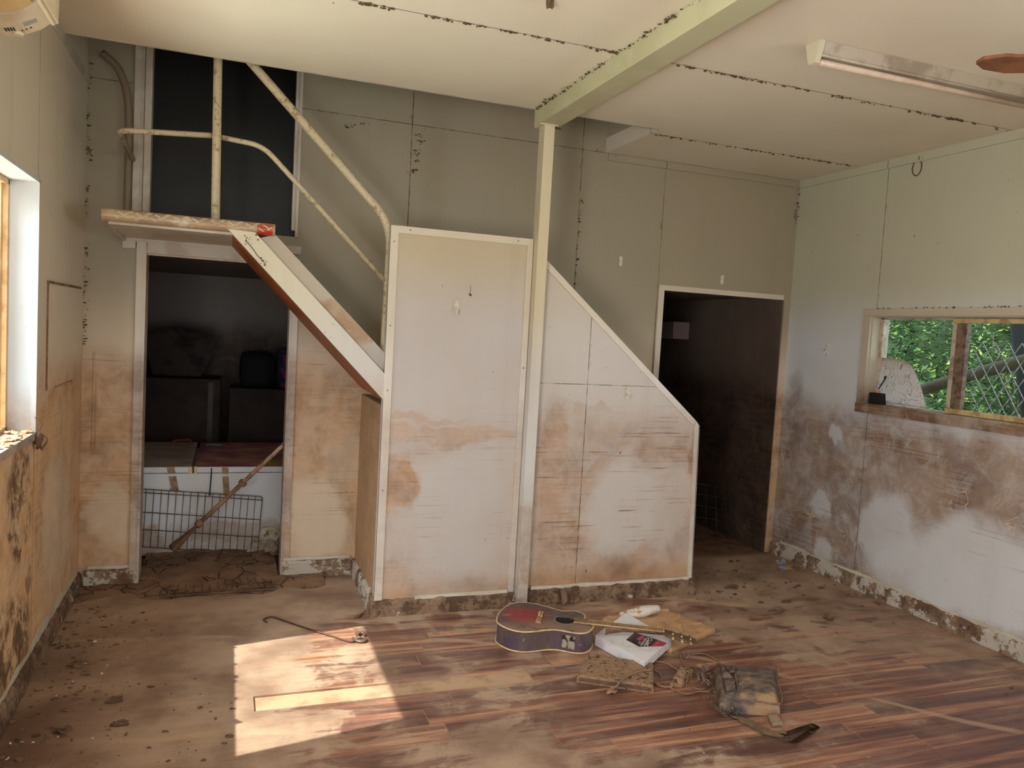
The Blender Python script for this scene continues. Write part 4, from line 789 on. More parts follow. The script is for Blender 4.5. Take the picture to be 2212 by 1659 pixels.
# dim things at the back of the store room
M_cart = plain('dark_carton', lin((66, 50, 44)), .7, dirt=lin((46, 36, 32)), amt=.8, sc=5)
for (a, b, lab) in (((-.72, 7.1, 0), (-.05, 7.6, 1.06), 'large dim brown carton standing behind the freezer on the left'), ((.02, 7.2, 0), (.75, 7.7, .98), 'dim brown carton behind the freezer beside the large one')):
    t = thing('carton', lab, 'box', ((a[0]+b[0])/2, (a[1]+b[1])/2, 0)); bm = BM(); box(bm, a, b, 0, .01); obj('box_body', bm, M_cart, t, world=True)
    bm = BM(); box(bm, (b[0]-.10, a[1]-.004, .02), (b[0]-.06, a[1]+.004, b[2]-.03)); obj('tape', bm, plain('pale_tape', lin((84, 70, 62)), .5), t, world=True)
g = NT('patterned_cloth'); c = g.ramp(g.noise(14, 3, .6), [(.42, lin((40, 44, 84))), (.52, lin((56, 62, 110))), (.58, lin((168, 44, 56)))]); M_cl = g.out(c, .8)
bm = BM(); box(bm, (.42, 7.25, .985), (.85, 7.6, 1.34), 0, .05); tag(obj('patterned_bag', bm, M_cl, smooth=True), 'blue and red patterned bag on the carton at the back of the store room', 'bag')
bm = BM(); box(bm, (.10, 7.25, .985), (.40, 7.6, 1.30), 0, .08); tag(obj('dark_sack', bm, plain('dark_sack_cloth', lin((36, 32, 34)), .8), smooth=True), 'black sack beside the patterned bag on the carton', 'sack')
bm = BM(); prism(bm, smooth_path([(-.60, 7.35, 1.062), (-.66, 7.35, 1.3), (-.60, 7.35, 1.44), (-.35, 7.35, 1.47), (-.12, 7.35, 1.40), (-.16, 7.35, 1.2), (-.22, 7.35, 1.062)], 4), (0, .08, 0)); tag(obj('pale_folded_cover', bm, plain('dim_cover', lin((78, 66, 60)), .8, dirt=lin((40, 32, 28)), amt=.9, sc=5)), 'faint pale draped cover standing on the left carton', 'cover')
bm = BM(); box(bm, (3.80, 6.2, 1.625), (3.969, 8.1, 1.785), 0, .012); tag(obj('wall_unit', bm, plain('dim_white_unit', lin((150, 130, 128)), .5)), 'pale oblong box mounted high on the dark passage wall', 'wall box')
# ------------------------------------------------------------------ things on the main floor
def outline_prism(bm, pts, z0, z1, inset=0):
    prism(bm, [(p.x, p.y, z0) for p in pts], (0, 0, z1-z0))
GH = .112
opx = [(1073, 1340), (1076, 1328), (1086, 1315), (1104, 1304), (1130, 1301), (1160, 1305), (1190, 1313), (1215, 1319), (1240, 1320), (1256, 1324), (1264, 1330), (1262, 1337), (1268, 1341), (1279, 1344), (1282, 1351), (1278, 1359), (1266, 1366), (1248, 1367), (1228, 1364), (1205, 1360), (1180, 1360), (1155, 1363), (1130, 1364), (1106, 1360), (1088, 1353), (1077, 1346)]
raw = [onz(x, y, GH) for x, y in opx]; P = raw+[raw[0]]; out = smooth_path([raw[-1]]+P+[raw[1]], 5)[5:-5-1]
cen = sum(out, Vector())/len(out)
def shrink(pts, k): return [cen+(p-cen)*k for p in pts]
t = thing('acoustic_guitar', 'mud-smeared dark acoustic guitar lying face up on the floor by the post', 'guitar', (cen.x, cen.y, 0))
g = NT('guitar_side'); c = g.mix(g.step(g.noise(9, 4, .65), .4, .65), lin((84, 68, 82)), lin((98, 84, 76))); c = g.mix(g.step(g.noise(1., 3, .6, vs=(40, 40, 5)), .55, .75, 0, .5), c, lin((120, 104, 98))); c = g.mix(g.step(g.noise(50, 3, .6), .66, .72), c, lin((170, 154, 140))); M_gs = g.out(c, .35)
bm = BM(); outline_prism(bm, shrink(out, .988), .004, GH-.002); obj('body', bm, M_gs, t, world=True)
g = NT('guitar_top'); x, y, z = g.xyz(); b0 = onz(1130, 1330, GH)
rd = g.m_('SQRT', g.m_('ADD', g.m_('POWER', g.m_('SUBTRACT', g.m_('ADD', x, g.m_('MULTIPLY', g.noise(6, 4), .08)), b0.x+.05), 2.), g.m_('POWER', g.m_('SUBTRACT', y, b0.y), 2.)))
c = g.mix(g.step(rd, .17, .07), lin((76, 66, 68)), lin((136, 46, 50))); sw = g.noise(1., 5, .7, v=g.scale(g.P, (6, 20, 1)), dist=1.6)
c = g.mix(g.step(sw, .54, .66, 0., .8), c, lin((150, 122, 104))); fy_ = g.step(y, cen.y+.07, cen.y-.07, 0., .9); c = g.mix(g.m_('MULTIPLY', fy_, g.step(g.noise(11, 5, .7), .36, .52)), c, lin((140, 112, 92))); M_gt = g.out(c, .45, sw, .4, .003)
bm = BM(); outline_prism(bm, shrink(out, .985), GH-.003, GH); obj('soundboard', bm, M_gt, t, world=True)
M_bind = plain('cream_binding', lin((216, 188, 140)), .4, dirt=lin((160, 126, 92)), amt=.5, sc=20)
for zc in (GH-.003, .006):
    bm = BM(); pts = [Vector((p.x, p.y, zc)) for p in out]; tube(bm, pts+[pts[0]], .0042, 8); obj('binding', bm, M_bind, t, world=True)
br = onz(1167, 1334, GH); nu = onz(1432, 1363, GH); ax = (nu-br).normalized(); sd = Vector((-ax.y, ax.x, 0)); Z = Vector((0, 0, 1))
sh = onz(1220, 1340, GH)
bm = BM(); cyl(bm, (sh.x, sh.y, GH), .060, .0012, 'z', 40); obj('rosette', bm, plain('rosette_grey', lin((128, 116, 112)), .4), t, world=True)
bm = BM(); cyl(bm, (sh.x, sh.y, GH+.001), .050, .0012, 'z', 40); obj('sound_hole', bm, plain('hole_dark', lin((18, 12, 12)), .8), t, world=True)
def fb(u, v, z): return br+ax*u+sd*v+Z*z
Ln = (nu-br).length
bm = BM(); hexa(bm, [fb(-.018, -.085, .0005), fb(.014, -.085, .0005), fb(.014, .075, .0005), fb(-.018, .075, .0005)], [fb(-.012, -.08, .009), fb(.010, -.08, .009), fb(.010, .07, .009), fb(-.012, .07, .009)]); obj('bridge', bm, M_mud, t, world=True)
bm = BM(); hexa(bm, [fb(-.012, .0, .009), fb(-.002, .0, .009), fb(-.002, .045, .009), fb(-.012, .045, .009)], [fb(-.012, .0, .018), fb(-.002, .0, .018), fb(-.002, .045, .018), fb(-.012, .045, .018)]); hexa(bm, [fb(.004, -.01, .009), fb(.010, -.01, .009), fb(.010, .05, .009), fb(.004, .05, .009)], [fb(.004, -.01, .016), fb(.010, -.01, .016), fb(.010, .05, .016), fb(.004, .05, .016)]); obj('saddle', bm, M_bind, t, world=True)
u0 = (sh-br).dot(ax)+.048
bm = BM(); hexa(bm, [fb(u0, -.028, .001), fb(Ln, -.022, .001), fb(Ln, .022, .001), fb(u0, .028, .001)], [fb(u0, -.028, .007), fb(Ln, -.022, .007), fb(Ln, .022, .007), fb(u0, .028, .007)]); M_fbd = plain('muddy_fretboard', lin((160, 126, 92)), .6, dirt=lin((112, 82, 58)), amt=.6, sc=24); o = obj('fretboard', bm, M_fbd, t, world=True)
for k in range(20):
    u = Ln*(1-2**(-(k+1)/12))
    uu = Ln-u; 
    if uu < u0+.004: break
    bm = BM(); tube(bm, [fb(uu, -.023, .007), fb(uu, .023, .007)], .0011, 5); bm.transform(t.matrix_world.inverted()); f_ = obj('fret', bm, M_steel, o); 
bm = BM(); tube(bm, [fb(u0, -.0285, .005), fb(Ln, -.0225, .005)], .0026, 6); tube(bm, [fb(u0, .0285, .005), fb(Ln, .0225, .005)], .0026, 6); obj('neck_binding', bm, M_bind, t, world=True)
ub = .40*Ln+.12
bm = BM(); n = 8; rings = []
for u, hw, dp in ((ub-.03, .026, .055), (ub+.015, .024, .04), (ub+.06, .023, .028), (Ln*.8, .022, .024), (Ln, .021, .022)):
    rings.append([bm.verts.new(fb(u, hw*math.cos(a), .001-dp*math.sin(a))) for a in [math.pi*k/n for k in range(n+1)]])
for a, b in zip(rings, rings[1:]):
    for k in range(n): f = bm.faces.new((a[k], a[k+1], b[k+1], b[k])); f.smooth = True
    bm.faces.new((a[0], b[0], b[n], a[n]))
bm.faces.new(rings[0]); bm.faces.new(rings[-1][::-1]); obj('neck', bm, plain('neck_brown', lin((104, 70, 52)), .5, dirt=MUD, amt=.5, sc=16), t, world=True)
bm = BM(); tp = [fb(Ln, -.022, .002), fb(Ln+.02, -.034, -.004), fb(Ln+.17, -.04, -.035), fb(Ln+.175, 0, -.036), fb(Ln+.17, .04, -.035), fb(Ln+.02, .034, -.004), fb(Ln, .022, .002)]; prism(bm, tp, (0, 0, -.014)); obj('headstock', bm, plain('headstock_dark', lin((112, 84, 64)), .5, dirt=lin((76, 58, 48)), amt=.7, sc=16), t, world=True)
bm = BM(); hexa(bm, [fb(Ln, -.022, .002), fb(Ln+.006, -.022, .002), fb(Ln+.006, .022, .002), fb(Ln, .022, .002)], [fb(Ln, -.022, .011), fb(Ln+.006, -.022, .010), fb(Ln+.006, .022, .010), fb(Ln, .022, .011)]); obj('nut', bm, M_bind, t, world=True)
for k in range(3):
    for s in (-1, 1):
        u = Ln+.05+k*.045; zz = -.012-k*.008; bm = BM(); c0 = fb(u, s*.036, zz); c1 = fb(u, s*.052, zz-.004)
        tube(bm, [c0, c1], .0035, 6); blob(bm, c1, .009, .8, 1, .7, .1, 1, k); cyl(bm, fb(u, s*.018, zz+.003), .004, .010, 'z', 8); obj('tuning_peg', bm, M_bind if s < 0 else M_steel, t, world=True)
for k in range(3):
    v0 = -.008+k*.008; bm = BM(); tube(bm, smooth_path([fb(.006, v0, .016), fb(Ln*.4, v0+.001, .016), fb(u0-.02, v0-.004, .014)]), .0007, 4); obj('string', bm, M_steel, t, world=True)
pf = [ony(x, y, 0) for x, y in ()]
pa, pb = onz(1220, 1361, GH), onz(1241, 1365, GH)
nn = Vector((.51, .859, 0)); sdv = Vector((pb.x-pa.x, pb.y-pa.y, 0)).normalized(); on_ = Vector((sdv.y, -sdv.x, 0))
if on_.dot(nn) > 0: on_ = -on_
c = Vector(((pa.x+pb.x)/2, (pa.y+pb.y)/2, 0))+on_*.006
bm = BM(); w2, = (.033,); hexa(bm, [c-sdv*w2+Z*.026, c+sdv*w2+Z*.026, c+sdv*w2+Z*.092, c-sdv*w2+Z*.092], [c-sdv*w2+Z*.026+on_*.007, c+sdv*w2+Z*.026+on_*.007, c+sdv*w2+Z*.092+on_*.007, c-sdv*w2+Z*.092+on_*.007])
obj('preamp', bm, plain('muddy_preamp', lin((160, 148, 134)), .5, dirt=lin((30, 28, 28)), amt=1., sc=34, lo=.5, hi=.56), t, world=True, label='mud-splashed control plate')
# tan wrapped canvas / padded parcel under the neck
def slab(name, corners, h, m, nu=40, nv=30, amp=.004, fr=22, edge=.012, fold=0., seed=0, puff=0., z0=0., parent=None, wob=.0):
    bm = BM(); c = [Vector(p) for p in corners]; G = {}
    Pn = lambda u, v: c[0].lerp(c[1], u).lerp(c[3].lerp(c[2], u), v)
    for i in range(nu+1):
        for j in range(nv+1):
            u, v = i/nu, j/nv; p = Pn(u, v); e = min(u, 1-u, v, 1-v); L = min((c[1]-c[0]).length, (c[3]-c[0]).length)
            k = mnoise.noise(p*fr+Vector((seed, 0, 0))); k3 = mnoise.noise(p*fr*3+Vector((0, seed, 0)))
            rise = 1-max(0, 1-e*L/edge)**2
            z = h*(.45+.55*rise)+puff*math.sin(math.pi*u)*math.sin(math.pi*v)+amp*(k+.5*k3)
            if fold: z += fold*max(0, math.sin((p.x*.8-p.y*1.2)*34+7*mnoise.noise(p*6)))**6*rise*(.3+.7*max(0, mnoise.noise(p*5+Vector((seed, 4, 4)))+.4))
            q = p+Vector((0, 0, z+z0))
            if wob and e == 0: q += Vector((k3, k, 0))*wob
            G[i, j] = bm.verts.new(q)
    B = {k: bm.verts.new((v.co.x, v.co.y, z0+min(.0, 0)+.001 + Pn(k[0]/nu, k[1]/nv).z)) for k, v in G.items() if k[0] in (0, nu) or k[1] in (0, nv)}
    for i in range(nu):
        for j in range(nv): f = bm.faces.new((G[i, j], G[i+1, j], G[i+1, j+1], G[i, j+1])); f.smooth = True
    loop = [(i, 0) for i in range(nu)]+[(nu, j) for j in range(nv)]+[(i, nv) for i in range(nu, 0, -1)]+[(0, j) for j in range(nv, 0, -1)]
    for a, b in zip(loop, loop[1:]+loop[:1]): bm.faces.new((G[a], B[a], B[b], G[b]))
    bm.faces.new([B[k] for k in loop][::-1])
    return bm
M_tan = plain('tan_wrapping', lin((192, 152, 112)), .45, dirt=lin((156, 120, 88)), amt=.7, sc=7, bump=.3)
t = thing('wrapped_canvas', 'tan plastic-wrapped flat canvas parcel lying under the guitar neck', 'parcel', (2.3, 3.6, 0))
bm = slab('w', [onz(1300, 1344, .03)*1, onz(1450, 1413, 0), onz(1545, 1366, 0), onz(1425, 1322, 0)], .028, M_tan, 90, 60, .003, 14, .006, .015, 3, .004)
for v in bm.verts: pass
obj('wrapping', bm, M_tan, t, world=True)
# white paper roll on top of it
bm = BM(); a, b = onz(1342, 1330, .055), onz(1422, 1314, .075); d_ = (b-a).normalized(); n = 12; cs = []
tube(bm, [a+d_*(b-a).length*k/n for k in range(n+1)], [.034-.008*math.cos(k*.5) for k in range(n+1)], 18, flat=.72)
for v in bm.verts: v.co += Vector((0, 0, 1))*.004*mnoise.noise(v.co*30)
g = NT('stained_roll'); M_roll = g.out(g.mix(g.step(g.noise(13, 4, .65), .48, .60), lin((216, 206, 196)), lin((168, 126, 88))), .5)
tag(obj('paper_roll', bm, M_roll, smooth=True), 'white stained rolled paper lying on the tan parcel', 'roll')
# white boxed item with black and red label
M_boxw = plain('white_card', lin((222, 220, 224)), .45, dirt=lin((190, 178, 170)), amt=.5, sc=10)
t = thing('white_box', 'flat white cardboard box with a black and red label under the guitar neck', 'box', (2.04, 3.5, 0))
zt = .062
W_, S_, E_, N_ = onz(1286, 1372, zt-.006), onz(1400, 1428, zt-.006), onz(1451, 1380, zt+.004), onz(1352, 1323, zt+.012)
dn_ = Vector((0, 0, -1))
W2, S2 = onz(1300, 1361, zt-.004), None
top = [W_, onz(1392, 1431, zt-.008), onz(1411, 1415, zt-.004), E_, N_, W2]
bt = [p+dn_*(.042) for p in top]
for k_ in (0, 1, 5): bt[k_].z = .002
bm = BM(); hexa(bm, bt, top)
bmesh.ops.bevel(bm, geom=bm.edges[:], offset=.0025, segments=2, affect='EDGES'); obj('carton_body', bm, M_boxw, t, world=True)
# label on the lid: quad in lid plane
la, lb, lc, ld = [onz(x, y, zt+.0015) for x, y in ((1352.5, 1382), (1371.5, 1366), (1441, 1389), (1411, 1414))]
pl_n = (top[3]-top[0]).cross(top[4]-top[0]).normalized(); pl_n = pl_n if pl_n.z > 0 else -pl_n
def onlid(x, y, e=.001):
    d = ray(x, y); s = (top[0]-EYE+pl_n*e).dot(pl_n)/d.dot(pl_n); return EYE+d*s
lab = [onlid(x, y) for x, y in ((1352.5, 1382), (1371.5, 1366), (1441, 1389), (1411, 1414))]
def lq(u, v, e=.0012): return lab[0].lerp(lab[1], v).lerp(lab[3].lerp(lab[2], v), u)+pl_n*e   # u along the long side, v away from the viewer
def lpoly(bm, uv, e=.0012, th=.0004): prism(bm, [lq(u, v, e) for u, v in uv], pl_n*th)
bm = BM(); lpoly(bm, [(0, 0), (.72, 0), (.72, 1), (0, 1)], .0002); lab_o = obj('label', bm, plain('label_black', lin((44, 36, 40)), .4), t, world=True)
M_lred = plain('label_red', lin((172, 52, 66)), .4)
bm = BM(); lpoly(bm, [(.72, 0), (1, 0), (1, 1), (.72, 1)], .0002); lpoly(bm, [(.22, .42), (.36, .42), (.36, .98), (.22, .98)], .0008); obj('label_band', bm, M_lred, t, world=True, label='red band of the label')
M_ink = plain('label_white_ink', lin((226, 220, 216)), .5)
bm = BM()
def stroke(a, b, wd=.012):
    p, q = lq(*a, .0014), lq(*b, .0014); s = (q-p).cross(pl_n).normalized()*wd*.13; prism(bm, [p-s, q-s, q+s, p+s], pl_n*.0004)
for a, b in (((.34, .30), (.62, .42)), ((.38, .18), (.60, .30)), ((.50, .10), (.46, .52)), ((.40, .52), (.66, .56)), ((.60, .20), (.50, .80)), ((.66, .30), (.52, .56)), ((.44, .64), (.62, .74)), ((.62, .74), (.56, .92)), ((.56, .92), (.42, .84)), ((.42, .84), (.44, .64)), ((.36, .70), (.48, .62)), ((.46, .9), (.66, .34))): stroke(a, b)
obj('lettering', bm, M_ink, t, world=True, label='white scribbled lettering')
bm = BM()
for k in range(9): stroke((.78, .10+k*.085), (.84, .13+k*.085), .008)
for k in range(7): stroke((.90, .12+k*.085), (.945, .14+k*.085), .006)
for k in range(6): stroke((.27, .50+k*.07), (.31, .53+k*.07), .006)
for k in range(8): stroke((.05+.01*(k % 2), .2+k*.08), (.08, .22+k*.08), .005)
obj('small_print', bm, plain('small_print_ink', lin((214, 160, 160)), .5), t, world=True)
# muddy book
t = thing('muddy_book', 'mud-plastered thick book lying in front of the white box', 'book', (1.8, 3.2, 0))
bc = [onz(1245, 1474, 0), onz(1411, 1499, 0), onz(1411, 1446, 0.0), onz(1266, 1424, .0)]
g = NT('mud_plaster'); n1 = g.noise(30, 5, .75, dist=.8); c = g.mix(g.step(n1, .46, .40), lin((164, 130, 102)), lin((78, 56, 42))); c = g.mix(g.step(g.noise(7, 4), .55, .66, 0, .6), c, lin((120, 112, 108))); M_plas = g.out(c, .8, g.m_('ADD', n1, g.noise(90, 3)), 1., .012)
bm = slab('b', bc, .034, M_plas, 70, 40, .0035, 40, .003, 0, 5); obj('cover', bm, M_plas, t, world=True)
bm = BM(); a, b = bc[0].lerp(bc[1], .03)+Z*.012, bc[0].lerp(bc[1], .98)+Z*.013; o_ = (bc[0]-bc[3]).normalized()*.004
for k in range(4): tube(bm, [a+o_+Z*.005*k, a.lerp(b, .5)+o_*(1+.2*k)+Z*(.005*k+.002), b+o_+Z*.005*k], .0016, 5)
obj('page_edges', bm, M_mudd, t, world=True)
# cords
M_cord = plain('muddy_cord', lin((146, 112, 88)), .7, dirt=lin((104, 78, 60)), amt=.6, sc=30)
def cord(name, px, r, label, z=.006, cat='cable', zs=None):
    pts = [onz(x, y, (zs[i] if zs else z)) for i, (x, y) in enumerate(px)]; bm = BM(); tube(bm, smooth_path(pts, 7), r, 8)
    return tag(obj(name, bm, M_cord, smooth=True), label, cat)
cord('loose_cable', [(1318, 1490), (1330, 1483), (1345, 1468), (1360, 1458), (1385, 1449), (1405, 1447), (1409, 1440), (1404, 1432), (1406, 1444), (1411, 1470), (1425, 1481), (1445, 1484), (1462, 1478)], .0045, 'muddy cord draped across the mud-plastered book', zs=[.02, .040, .043, .043, .043, .043, .042, .035, .03, .006, .006, .006, .012])
bm = BM(); q = onz(1320, 1492, .012)
for k in range(5): blob(bm, q+Vector((R.uniform(-.015, .015), R.uniform(-.015, .015), R.uniform(-.004, .008))), .013, 1.2, .8, .8, .5, 1, k)
tag(obj('mud_clod', bm, M_mud), 'small mud clod hanging off the front edge of the book', 'clod')
cord('loose_cable', [(1414, 1428), (1438, 1432), (1452, 1440), (1464, 1447), (1470, 1452)], .0038, 'cord running from the white box corner to the muddy adapter')
cord('loose_cable', [(1411, 1446), (1422, 1452), (1429, 1462), (1430, 1474)], .003, 'short looped cord end left of the muddy adapter')
cord('loose_cable', [(1468, 1404), (1471, 1420), (1478, 1435), (1490, 1444), (1502, 1453), (1512, 1464)], .0038, 'cord coming from under the tan parcel towards the bag', zs=[.01, .006, .005, .01, .006, .006])
cord('loose_cable', [(1476, 1447), (1490, 1440), (1508, 1441), (1520, 1446)], .003, 'thin cord arching between adapter and bag')
cord('loose_cable', [(1438, 1480), (1455, 1489), (1472, 1497), (1490, 1499), (1508, 1494), (1536, 1495)], .0035, 'cord curving below the adapter to the bag')
cord('loose_cable', [(1480, 1414), (1483, 1422), (1487, 1414), (1482, 1407), (1480, 1414), (1490, 1413), (1518, 1412), (1536, 1419), (1552, 1428), (1556, 1435), (1548, 1440)], .003, 'cord with a small loop arching behind the bag', zs=[.005, .02, .03, .03, .01, .005, .005, .005, .005, .005, .01])
cord('loose_cable', [(1490, 1478), (1500, 1486), (1515, 1489), (1528, 1484), (1532, 1476)], .0035, 'short cord sagging between adapter and bag')
bm = slab('a', [onz(1447, 1484, 0), onz(1472, 1486, 0), onz(1499, 1458, 0), onz(1470, 1449, 0)], .036, M_plas, 24, 20, .005, 40, .008, 0, 9, .004, wob=.012); tag(obj('power_adapter', bm, M_plas), 'mud-covered block adapter between the book and the bag', 'adapter')
# shoulder bag
t = thing('shoulder_bag', 'dark muddy padded shoulder bag lying flat on the boards', 'bag', (2.3, 2.9, 0))
g = NT('muddy_bag'); c = g.mix(g.step(g.noise(1., 6, .75, v=g.scale(g.P, (7, 15, 9)), dist=1.4), .36, .60), lin((66, 60, 64)), lin((124, 106, 90))); c = g.mix(g.step(g.noise(4, 4, .6, off=(2, 2, 2)), .55, .66), c, lin((158, 126, 96))); M_bag = g.out(c, .65, g.noise(22, 5, .7, dist=.8), .8, .012)
bc = [onz(1553, 1541, .0), onz(1684, 1548, .0), onz(1676, 1468, .0), onz(1540, 1462, .0)]
bm = slab('g', bc, .072, M_bag, 50, 40, .005, 11, .035, .006, 7, .016); obj('body', bm, M_bag, t, world=True)
M_zip = plain('zip_tape', lin((98, 84, 76)), .7, dirt=MUD, amt=.6, sc=30)
def bag(u, v, z=.088): 
    p = bc[0].lerp(bc[1], u).lerp(bc[3].lerp(bc[2], u), v); return Vector((p.x, p.y, z))
bm = BM(); tube(bm, smooth_path([bag(.30, .03, .077), bag(.30, .25, .088), bag(.29, .6, .092), bag(.27, .95, .078)]), .0035, 6); tube(bm, smooth_path([bag(.28, -.004, .065), bag(.6, -.012, .064), bag(1.0, -.005, .06), bag(1.005, .5, .062), bag(.99, .98, .06)]), .0035, 6); obj('zip', bm, M_zip, t, world=True)
bm = BM(); tube(bm, fillet([bag(.06, .95, .072), bag(.05, .5, .080), bag(.07, .05, .074), bag(.2, .02, .074)], .03), .011, 8, flat=.35); obj('piping', bm, M_zip, t, world=True)
bm = BM(); prism(bm, [bag(.10, .78, .088), bag(.08, .42, .090), bag(.24, .40, .096), bag(.15, .55, .100)], (0, 0, .006)); prism(bm, [bag(.10, .36, .088), bag(.10, .10, .086), bag(.26, .10, .092), bag(.26, .36, .094)], (0, 0, .004)); prism(bm, [bag(.12, .82, .09), bag(.26, .62, .10), bag(.27, .50, .11), bag(.20, .52, .10)], (0, 0, .005)); obj('flap', bm, M_bag, t, world=True)
bm = BM()
for k in range(14):
    q = onz(R.uniform(1512, 1536), R.uniform(1445, 1478), R.uniform(.01, .05)); a = R.uniform(0, 6); tube(bm, smooth_path([q, q+Vector((.02*math.cos(a), .02*math.sin(a), .02)), q+Vector((.035*math.cos(a+1), .03*math.sin(a+1), .0))], 4), R.uniform(.004, .009), 6, flat=.4)
q = onz(1524, 1442, .06); box(bm, q-Vector((.012, .012, .02)), q+Vector((.012, .012, .014))); obj('strap_bundle', bm, M_zip, t, world=True)
def ribbon(px, wd, m, name='strap', zs=None):
    pts = [onz(x, y, zs[i] if zs else .008) for i, (x, y) in enumerate(px)]; pts = smooth_path(pts, 5); bm = BM(); n = len(pts); L = []; 
    for i in range(n):
        d = (pts[min(i+1, n-1)]-pts[max(i-1, 0)]).normalized(); s = Vector((-d.y, d.x, .15)).normalized()*wd/2; L.append((bm.verts.new(pts[i]-s), bm.verts.new(pts[i]+s)))
    for a, b in zip(L, L[1:]): f = bm.faces.new((a[0], a[1], b[1], b[0])); f.smooth = True
    bmesh.ops.solidify(bm, geom=bm.faces[:], thickness=.0022); obj(name, bm, m, t, world=True)
M_strap = plain('muddy_strap', lin((166, 138, 110)), .7, dirt=lin((120, 100, 78)), amt=.6, sc=14, bump=.3)
ribbon([(1598, 1556), (1618, 1560), (1640, 1573), (1665, 1583), (1700, 1586)], .042, M_strap, zs=[.012, .008, .01, .014, .02])
ribbon([(1762, 1566), (1735, 1573), (1712, 1581), (1690, 1587)], .036, M_strap, zs=[.008, .012, .018, .02])
ribbon([(1765, 1569), (1742, 1586), (1712, 1603), (1692, 1592)], .030, M_strap, zs=[.006, .006, .008, .022])
bm = slab('s', [onz(1668, 1570, .004), onz(1692, 1568, .004), onz(1678, 1546, .004), onz(1658, 1547, .004)], .014, M_strap, 12, 12, .001, 20, .006, 0, 1, .003); obj('strap_slider', bm, plain('slider_pad', lin((150, 130, 108)), .6, dirt=lin((100, 78, 58)), amt=.5, sc=30), t, world=True)
bm = BM(); ring = lambda c, r1, r2, z: [c+Vector((math.cos(a)*r1, math.sin(a)*r2, z)) for a in [2*math.pi*k/16 for k in range(17)]]
tube(bm, ring(onz(1585, 1543, .012), .020, .030, 0), .0035, 6); tube(bm, smooth_path([onz(1580, 1520, .05), onz(1582, 1530, .04), onz(1584, 1538, .02)]), .006, 6); tube(bm, ring(onz(1598, 1551, .008), .014, .020, 0), .003, 6)
for k in range(6): q = onz(1536+k*6, 1518+k*5, .02); tube(bm, ring(q, .009, .013, 0), .003, 5)
obj('buckle', bm, M_steel, t, world=True)
# hooked rod with s-hook
t = thing('hooked_rod', 'thin dark metal rod with hooked end across the edge of the sunlit patch', 'rod', tuple(onz(665, 1360)))
bm = BM(); tube(bm, fillet([onz(577, 1344, .006), onz(567, 1338, .006), onz(586, 1331, .006), onz(665, 1358, .006), onz(755, 1386, .006), onz(764, 1386, .006), onz(772, 1382, .008)], .02, 4), .0045, 8); obj('rod', bm, plain('dark_iron', lin((92, 66, 54)), .5, .3), t, world=True)
bm = BM(); pts = [onz(x, y, .009) for x, y in ((762, 1378), (768, 1383), (778, 1386), (788, 1385), (790, 1381), (784, 1377), (775, 1377), (773, 1372), (778, 1368), (785, 1368), (789, 1372))]; tube(bm, smooth_path(pts, 5), .0065, 8); tag(obj('s_hook', bm, M_steel, smooth=True), 'grey iron s-shaped hook at the end of the thin rod', 'hook')
bm = BM(); q = onz(770, 1331, .008); tube(bm, smooth_path([onz(765, 1332, .006), onz(775, 1330, .01), onz(784, 1325, .01), onz(790, 1319, .014)]), [.006, .008, .009, .01, .01, .01, .009, .008, .008, .007, .006, .005, .004, .004, .004, .003, .003, .003, .003][:19], 7); tag(obj('twig', bm, M_mudd, smooth=True), 'short muddy twig by the corner of the tall partition skirting', 'twig')
# foil packet near the passage
t = thing('foil_packet', 'crumpled silver foil packet on the floor near the dark passage', 'packet', tuple(onz(1692, 1232)))
bm = BM(); prism(bm, [onz(1684, 1229, 0), onz(1688, 1233, 0), onz(1699, 1231, 0), onz(1701, 1224, .02)*1, onz(1698, 1213, .07), onz(1690, 1216, .06), onz(1679, 1216, .06)], (.01, .03, .01)); bmesh.ops.triangulate(bm, faces=bm.faces[:]); bmesh.ops.subdivide_edges(bm, edges=bm.edges[:], cuts=2)
for v in bm.verts: v.co += Vector((1, 1, .5))*.008*mnoise.noise(v.co*60); v.co.z = max(.001, v.co.z)
obj('foil', bm, plain('silver_foil', lin((208, 208, 218)), .25, .6, dirt=lin((110, 112, 124)), amt=.8, sc=50), t, world=True)
bm = BM(); q = onz(1703, 1230, 0); box(bm, q-Vector((.02, .01, 0)), q+Vector((.025, .02, .04)), 0, .004); obj('card_sleeve', bm, plain('card_sleeve_tan', lin((170, 134, 92)), .6, dirt=lin((120, 86, 52)), amt=.8, sc=30), t, world=True)
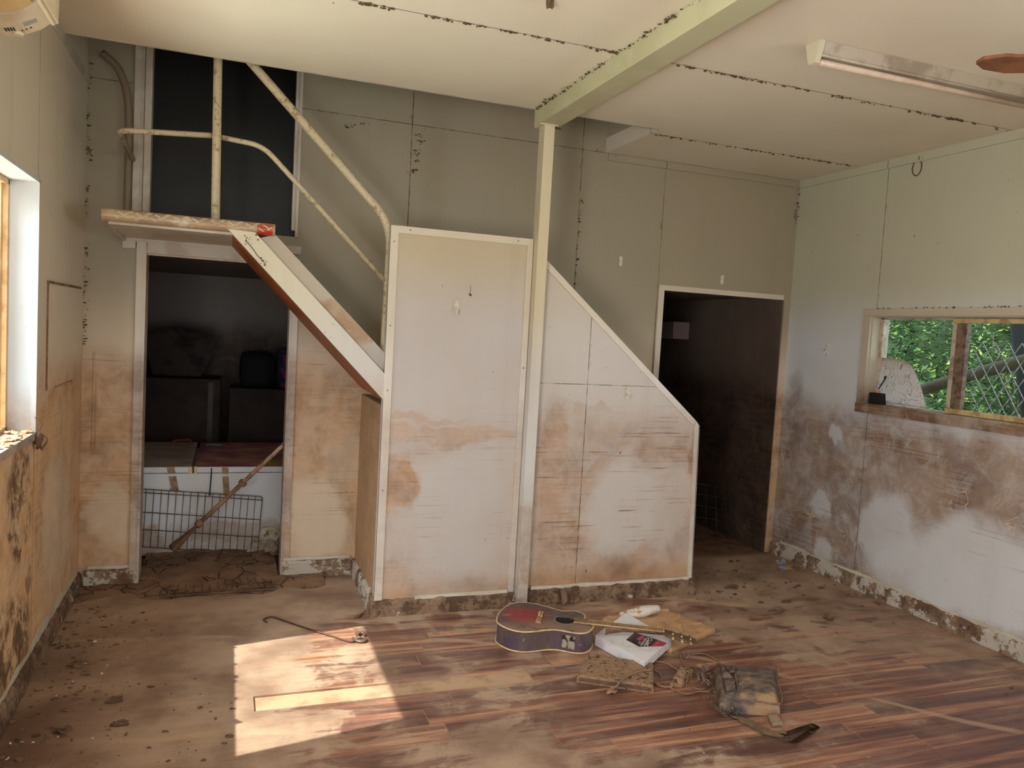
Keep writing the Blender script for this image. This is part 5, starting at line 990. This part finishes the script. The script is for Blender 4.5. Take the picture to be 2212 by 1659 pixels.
# scattered mud crumbs
bm = BM(); q9 = random.Random(44)
for i in range(26):
    a = q9.uniform(0, 6.28); s = q9.uniform(.004, .012); x, y = XL+.05+abs(q9.gauss(0, .2)), q9.uniform(2.4, 4.2)
    prism(bm, [(x+math.cos(a+k*1.57)*s*q9.uniform(.5, 1.3), y+math.sin(a+k*1.57)*s*q9.uniform(.5, 1.3), .003+q9.uniform(0, .006)) for k in range(4)], (0, 0, .002))
tag(obj('paint_chips', bm, M_white), 'small white paint chips among the crumbs at the foot of the left wall', 'paint chips', kind='stuff')
def crumbs(name, label, n, fn, s0, s1, m, seed):
    q = random.Random(seed); bm = BM()
    for i in range(n):
        x, y = fn(q); s = q.uniform(s0, s1)*(q.random()**1.5*.8+.3); blob(bm, (x, y, s*.25), s, q.uniform(.8, 1.7), q.uniform(.7, 1.2), q.uniform(.35, .7), .5, 1, i)
    tag(obj(name, bm, m), label, 'mud', kind='stuff')
crumbs('mud_crumbs', 'dark mud crumbs scattered along the foot of the left wall', 420, lambda q: (XL+.035+abs(q.gauss(0, .17)), q.uniform(2.2, 4.6)), .003, .012, M_mudd, 1)
crumbs('mud_crumbs', 'mud crumbs scattered on the boards left of the sunlit patch', 90, lambda q: (q.uniform(-.6, .1), q.uniform(2.5, 3.6)), .003, .012, M_mudd, 2)
crumbs('mud_crumbs', 'mud crumbs scattered in front of the dark passage', 170, lambda q: (min(3.95, q.gauss(3.3, .4)), min(4.8, q.gauss(4.35, .28))), .004, .02, M_mudd, 3)
crumbs('mud_crumbs', 'mud crumbs around the muddy bag and adapter', 70, lambda q: (q.gauss(2.1, .22), q.gauss(2.9, .2)), .002, .009, M_mud, 4)
crumbs('mud_crumbs', 'sparse mud crumbs on the right-hand boards', 60, lambda q: (q.uniform(2.4, 3.9), q.uniform(2.4, 4.2)), .003, .010, M_mud, 5)
for i, (x, y, s, lab) in enumerate(((613, 1281, .0, ''), (1465, 0, 0, ''))): pass
CL = [(248, 1512, .020, 'curled grey leaf litter in the middle of the left floor'), (166, 1436, .026, 'pale torn shell-like scrap near the left skirting'), (262, 1563, .020, 'small dark clod left of the sunlit patch'), (138, 1577, .022, 'dark clod close to the left wall in the foreground'), (1580, 1268, .03, 'flat mud clod lying before the passage entrance'), (1676, 1318, .03, 'mud clod on the boards to the right of the parcel'), (1790, 1333, .026, 'mud clod nearer the right wall skirting')]
for x, y, s, lab in CL:
    bm = BM(); q = onz(x, y, s*.3); blob(bm, q, s, 1.5, .9, .5, .8, 2, int(x)); tag(obj('mud_clod', bm, M_mudd), lab, 'clod', 'larger clods on the floor')
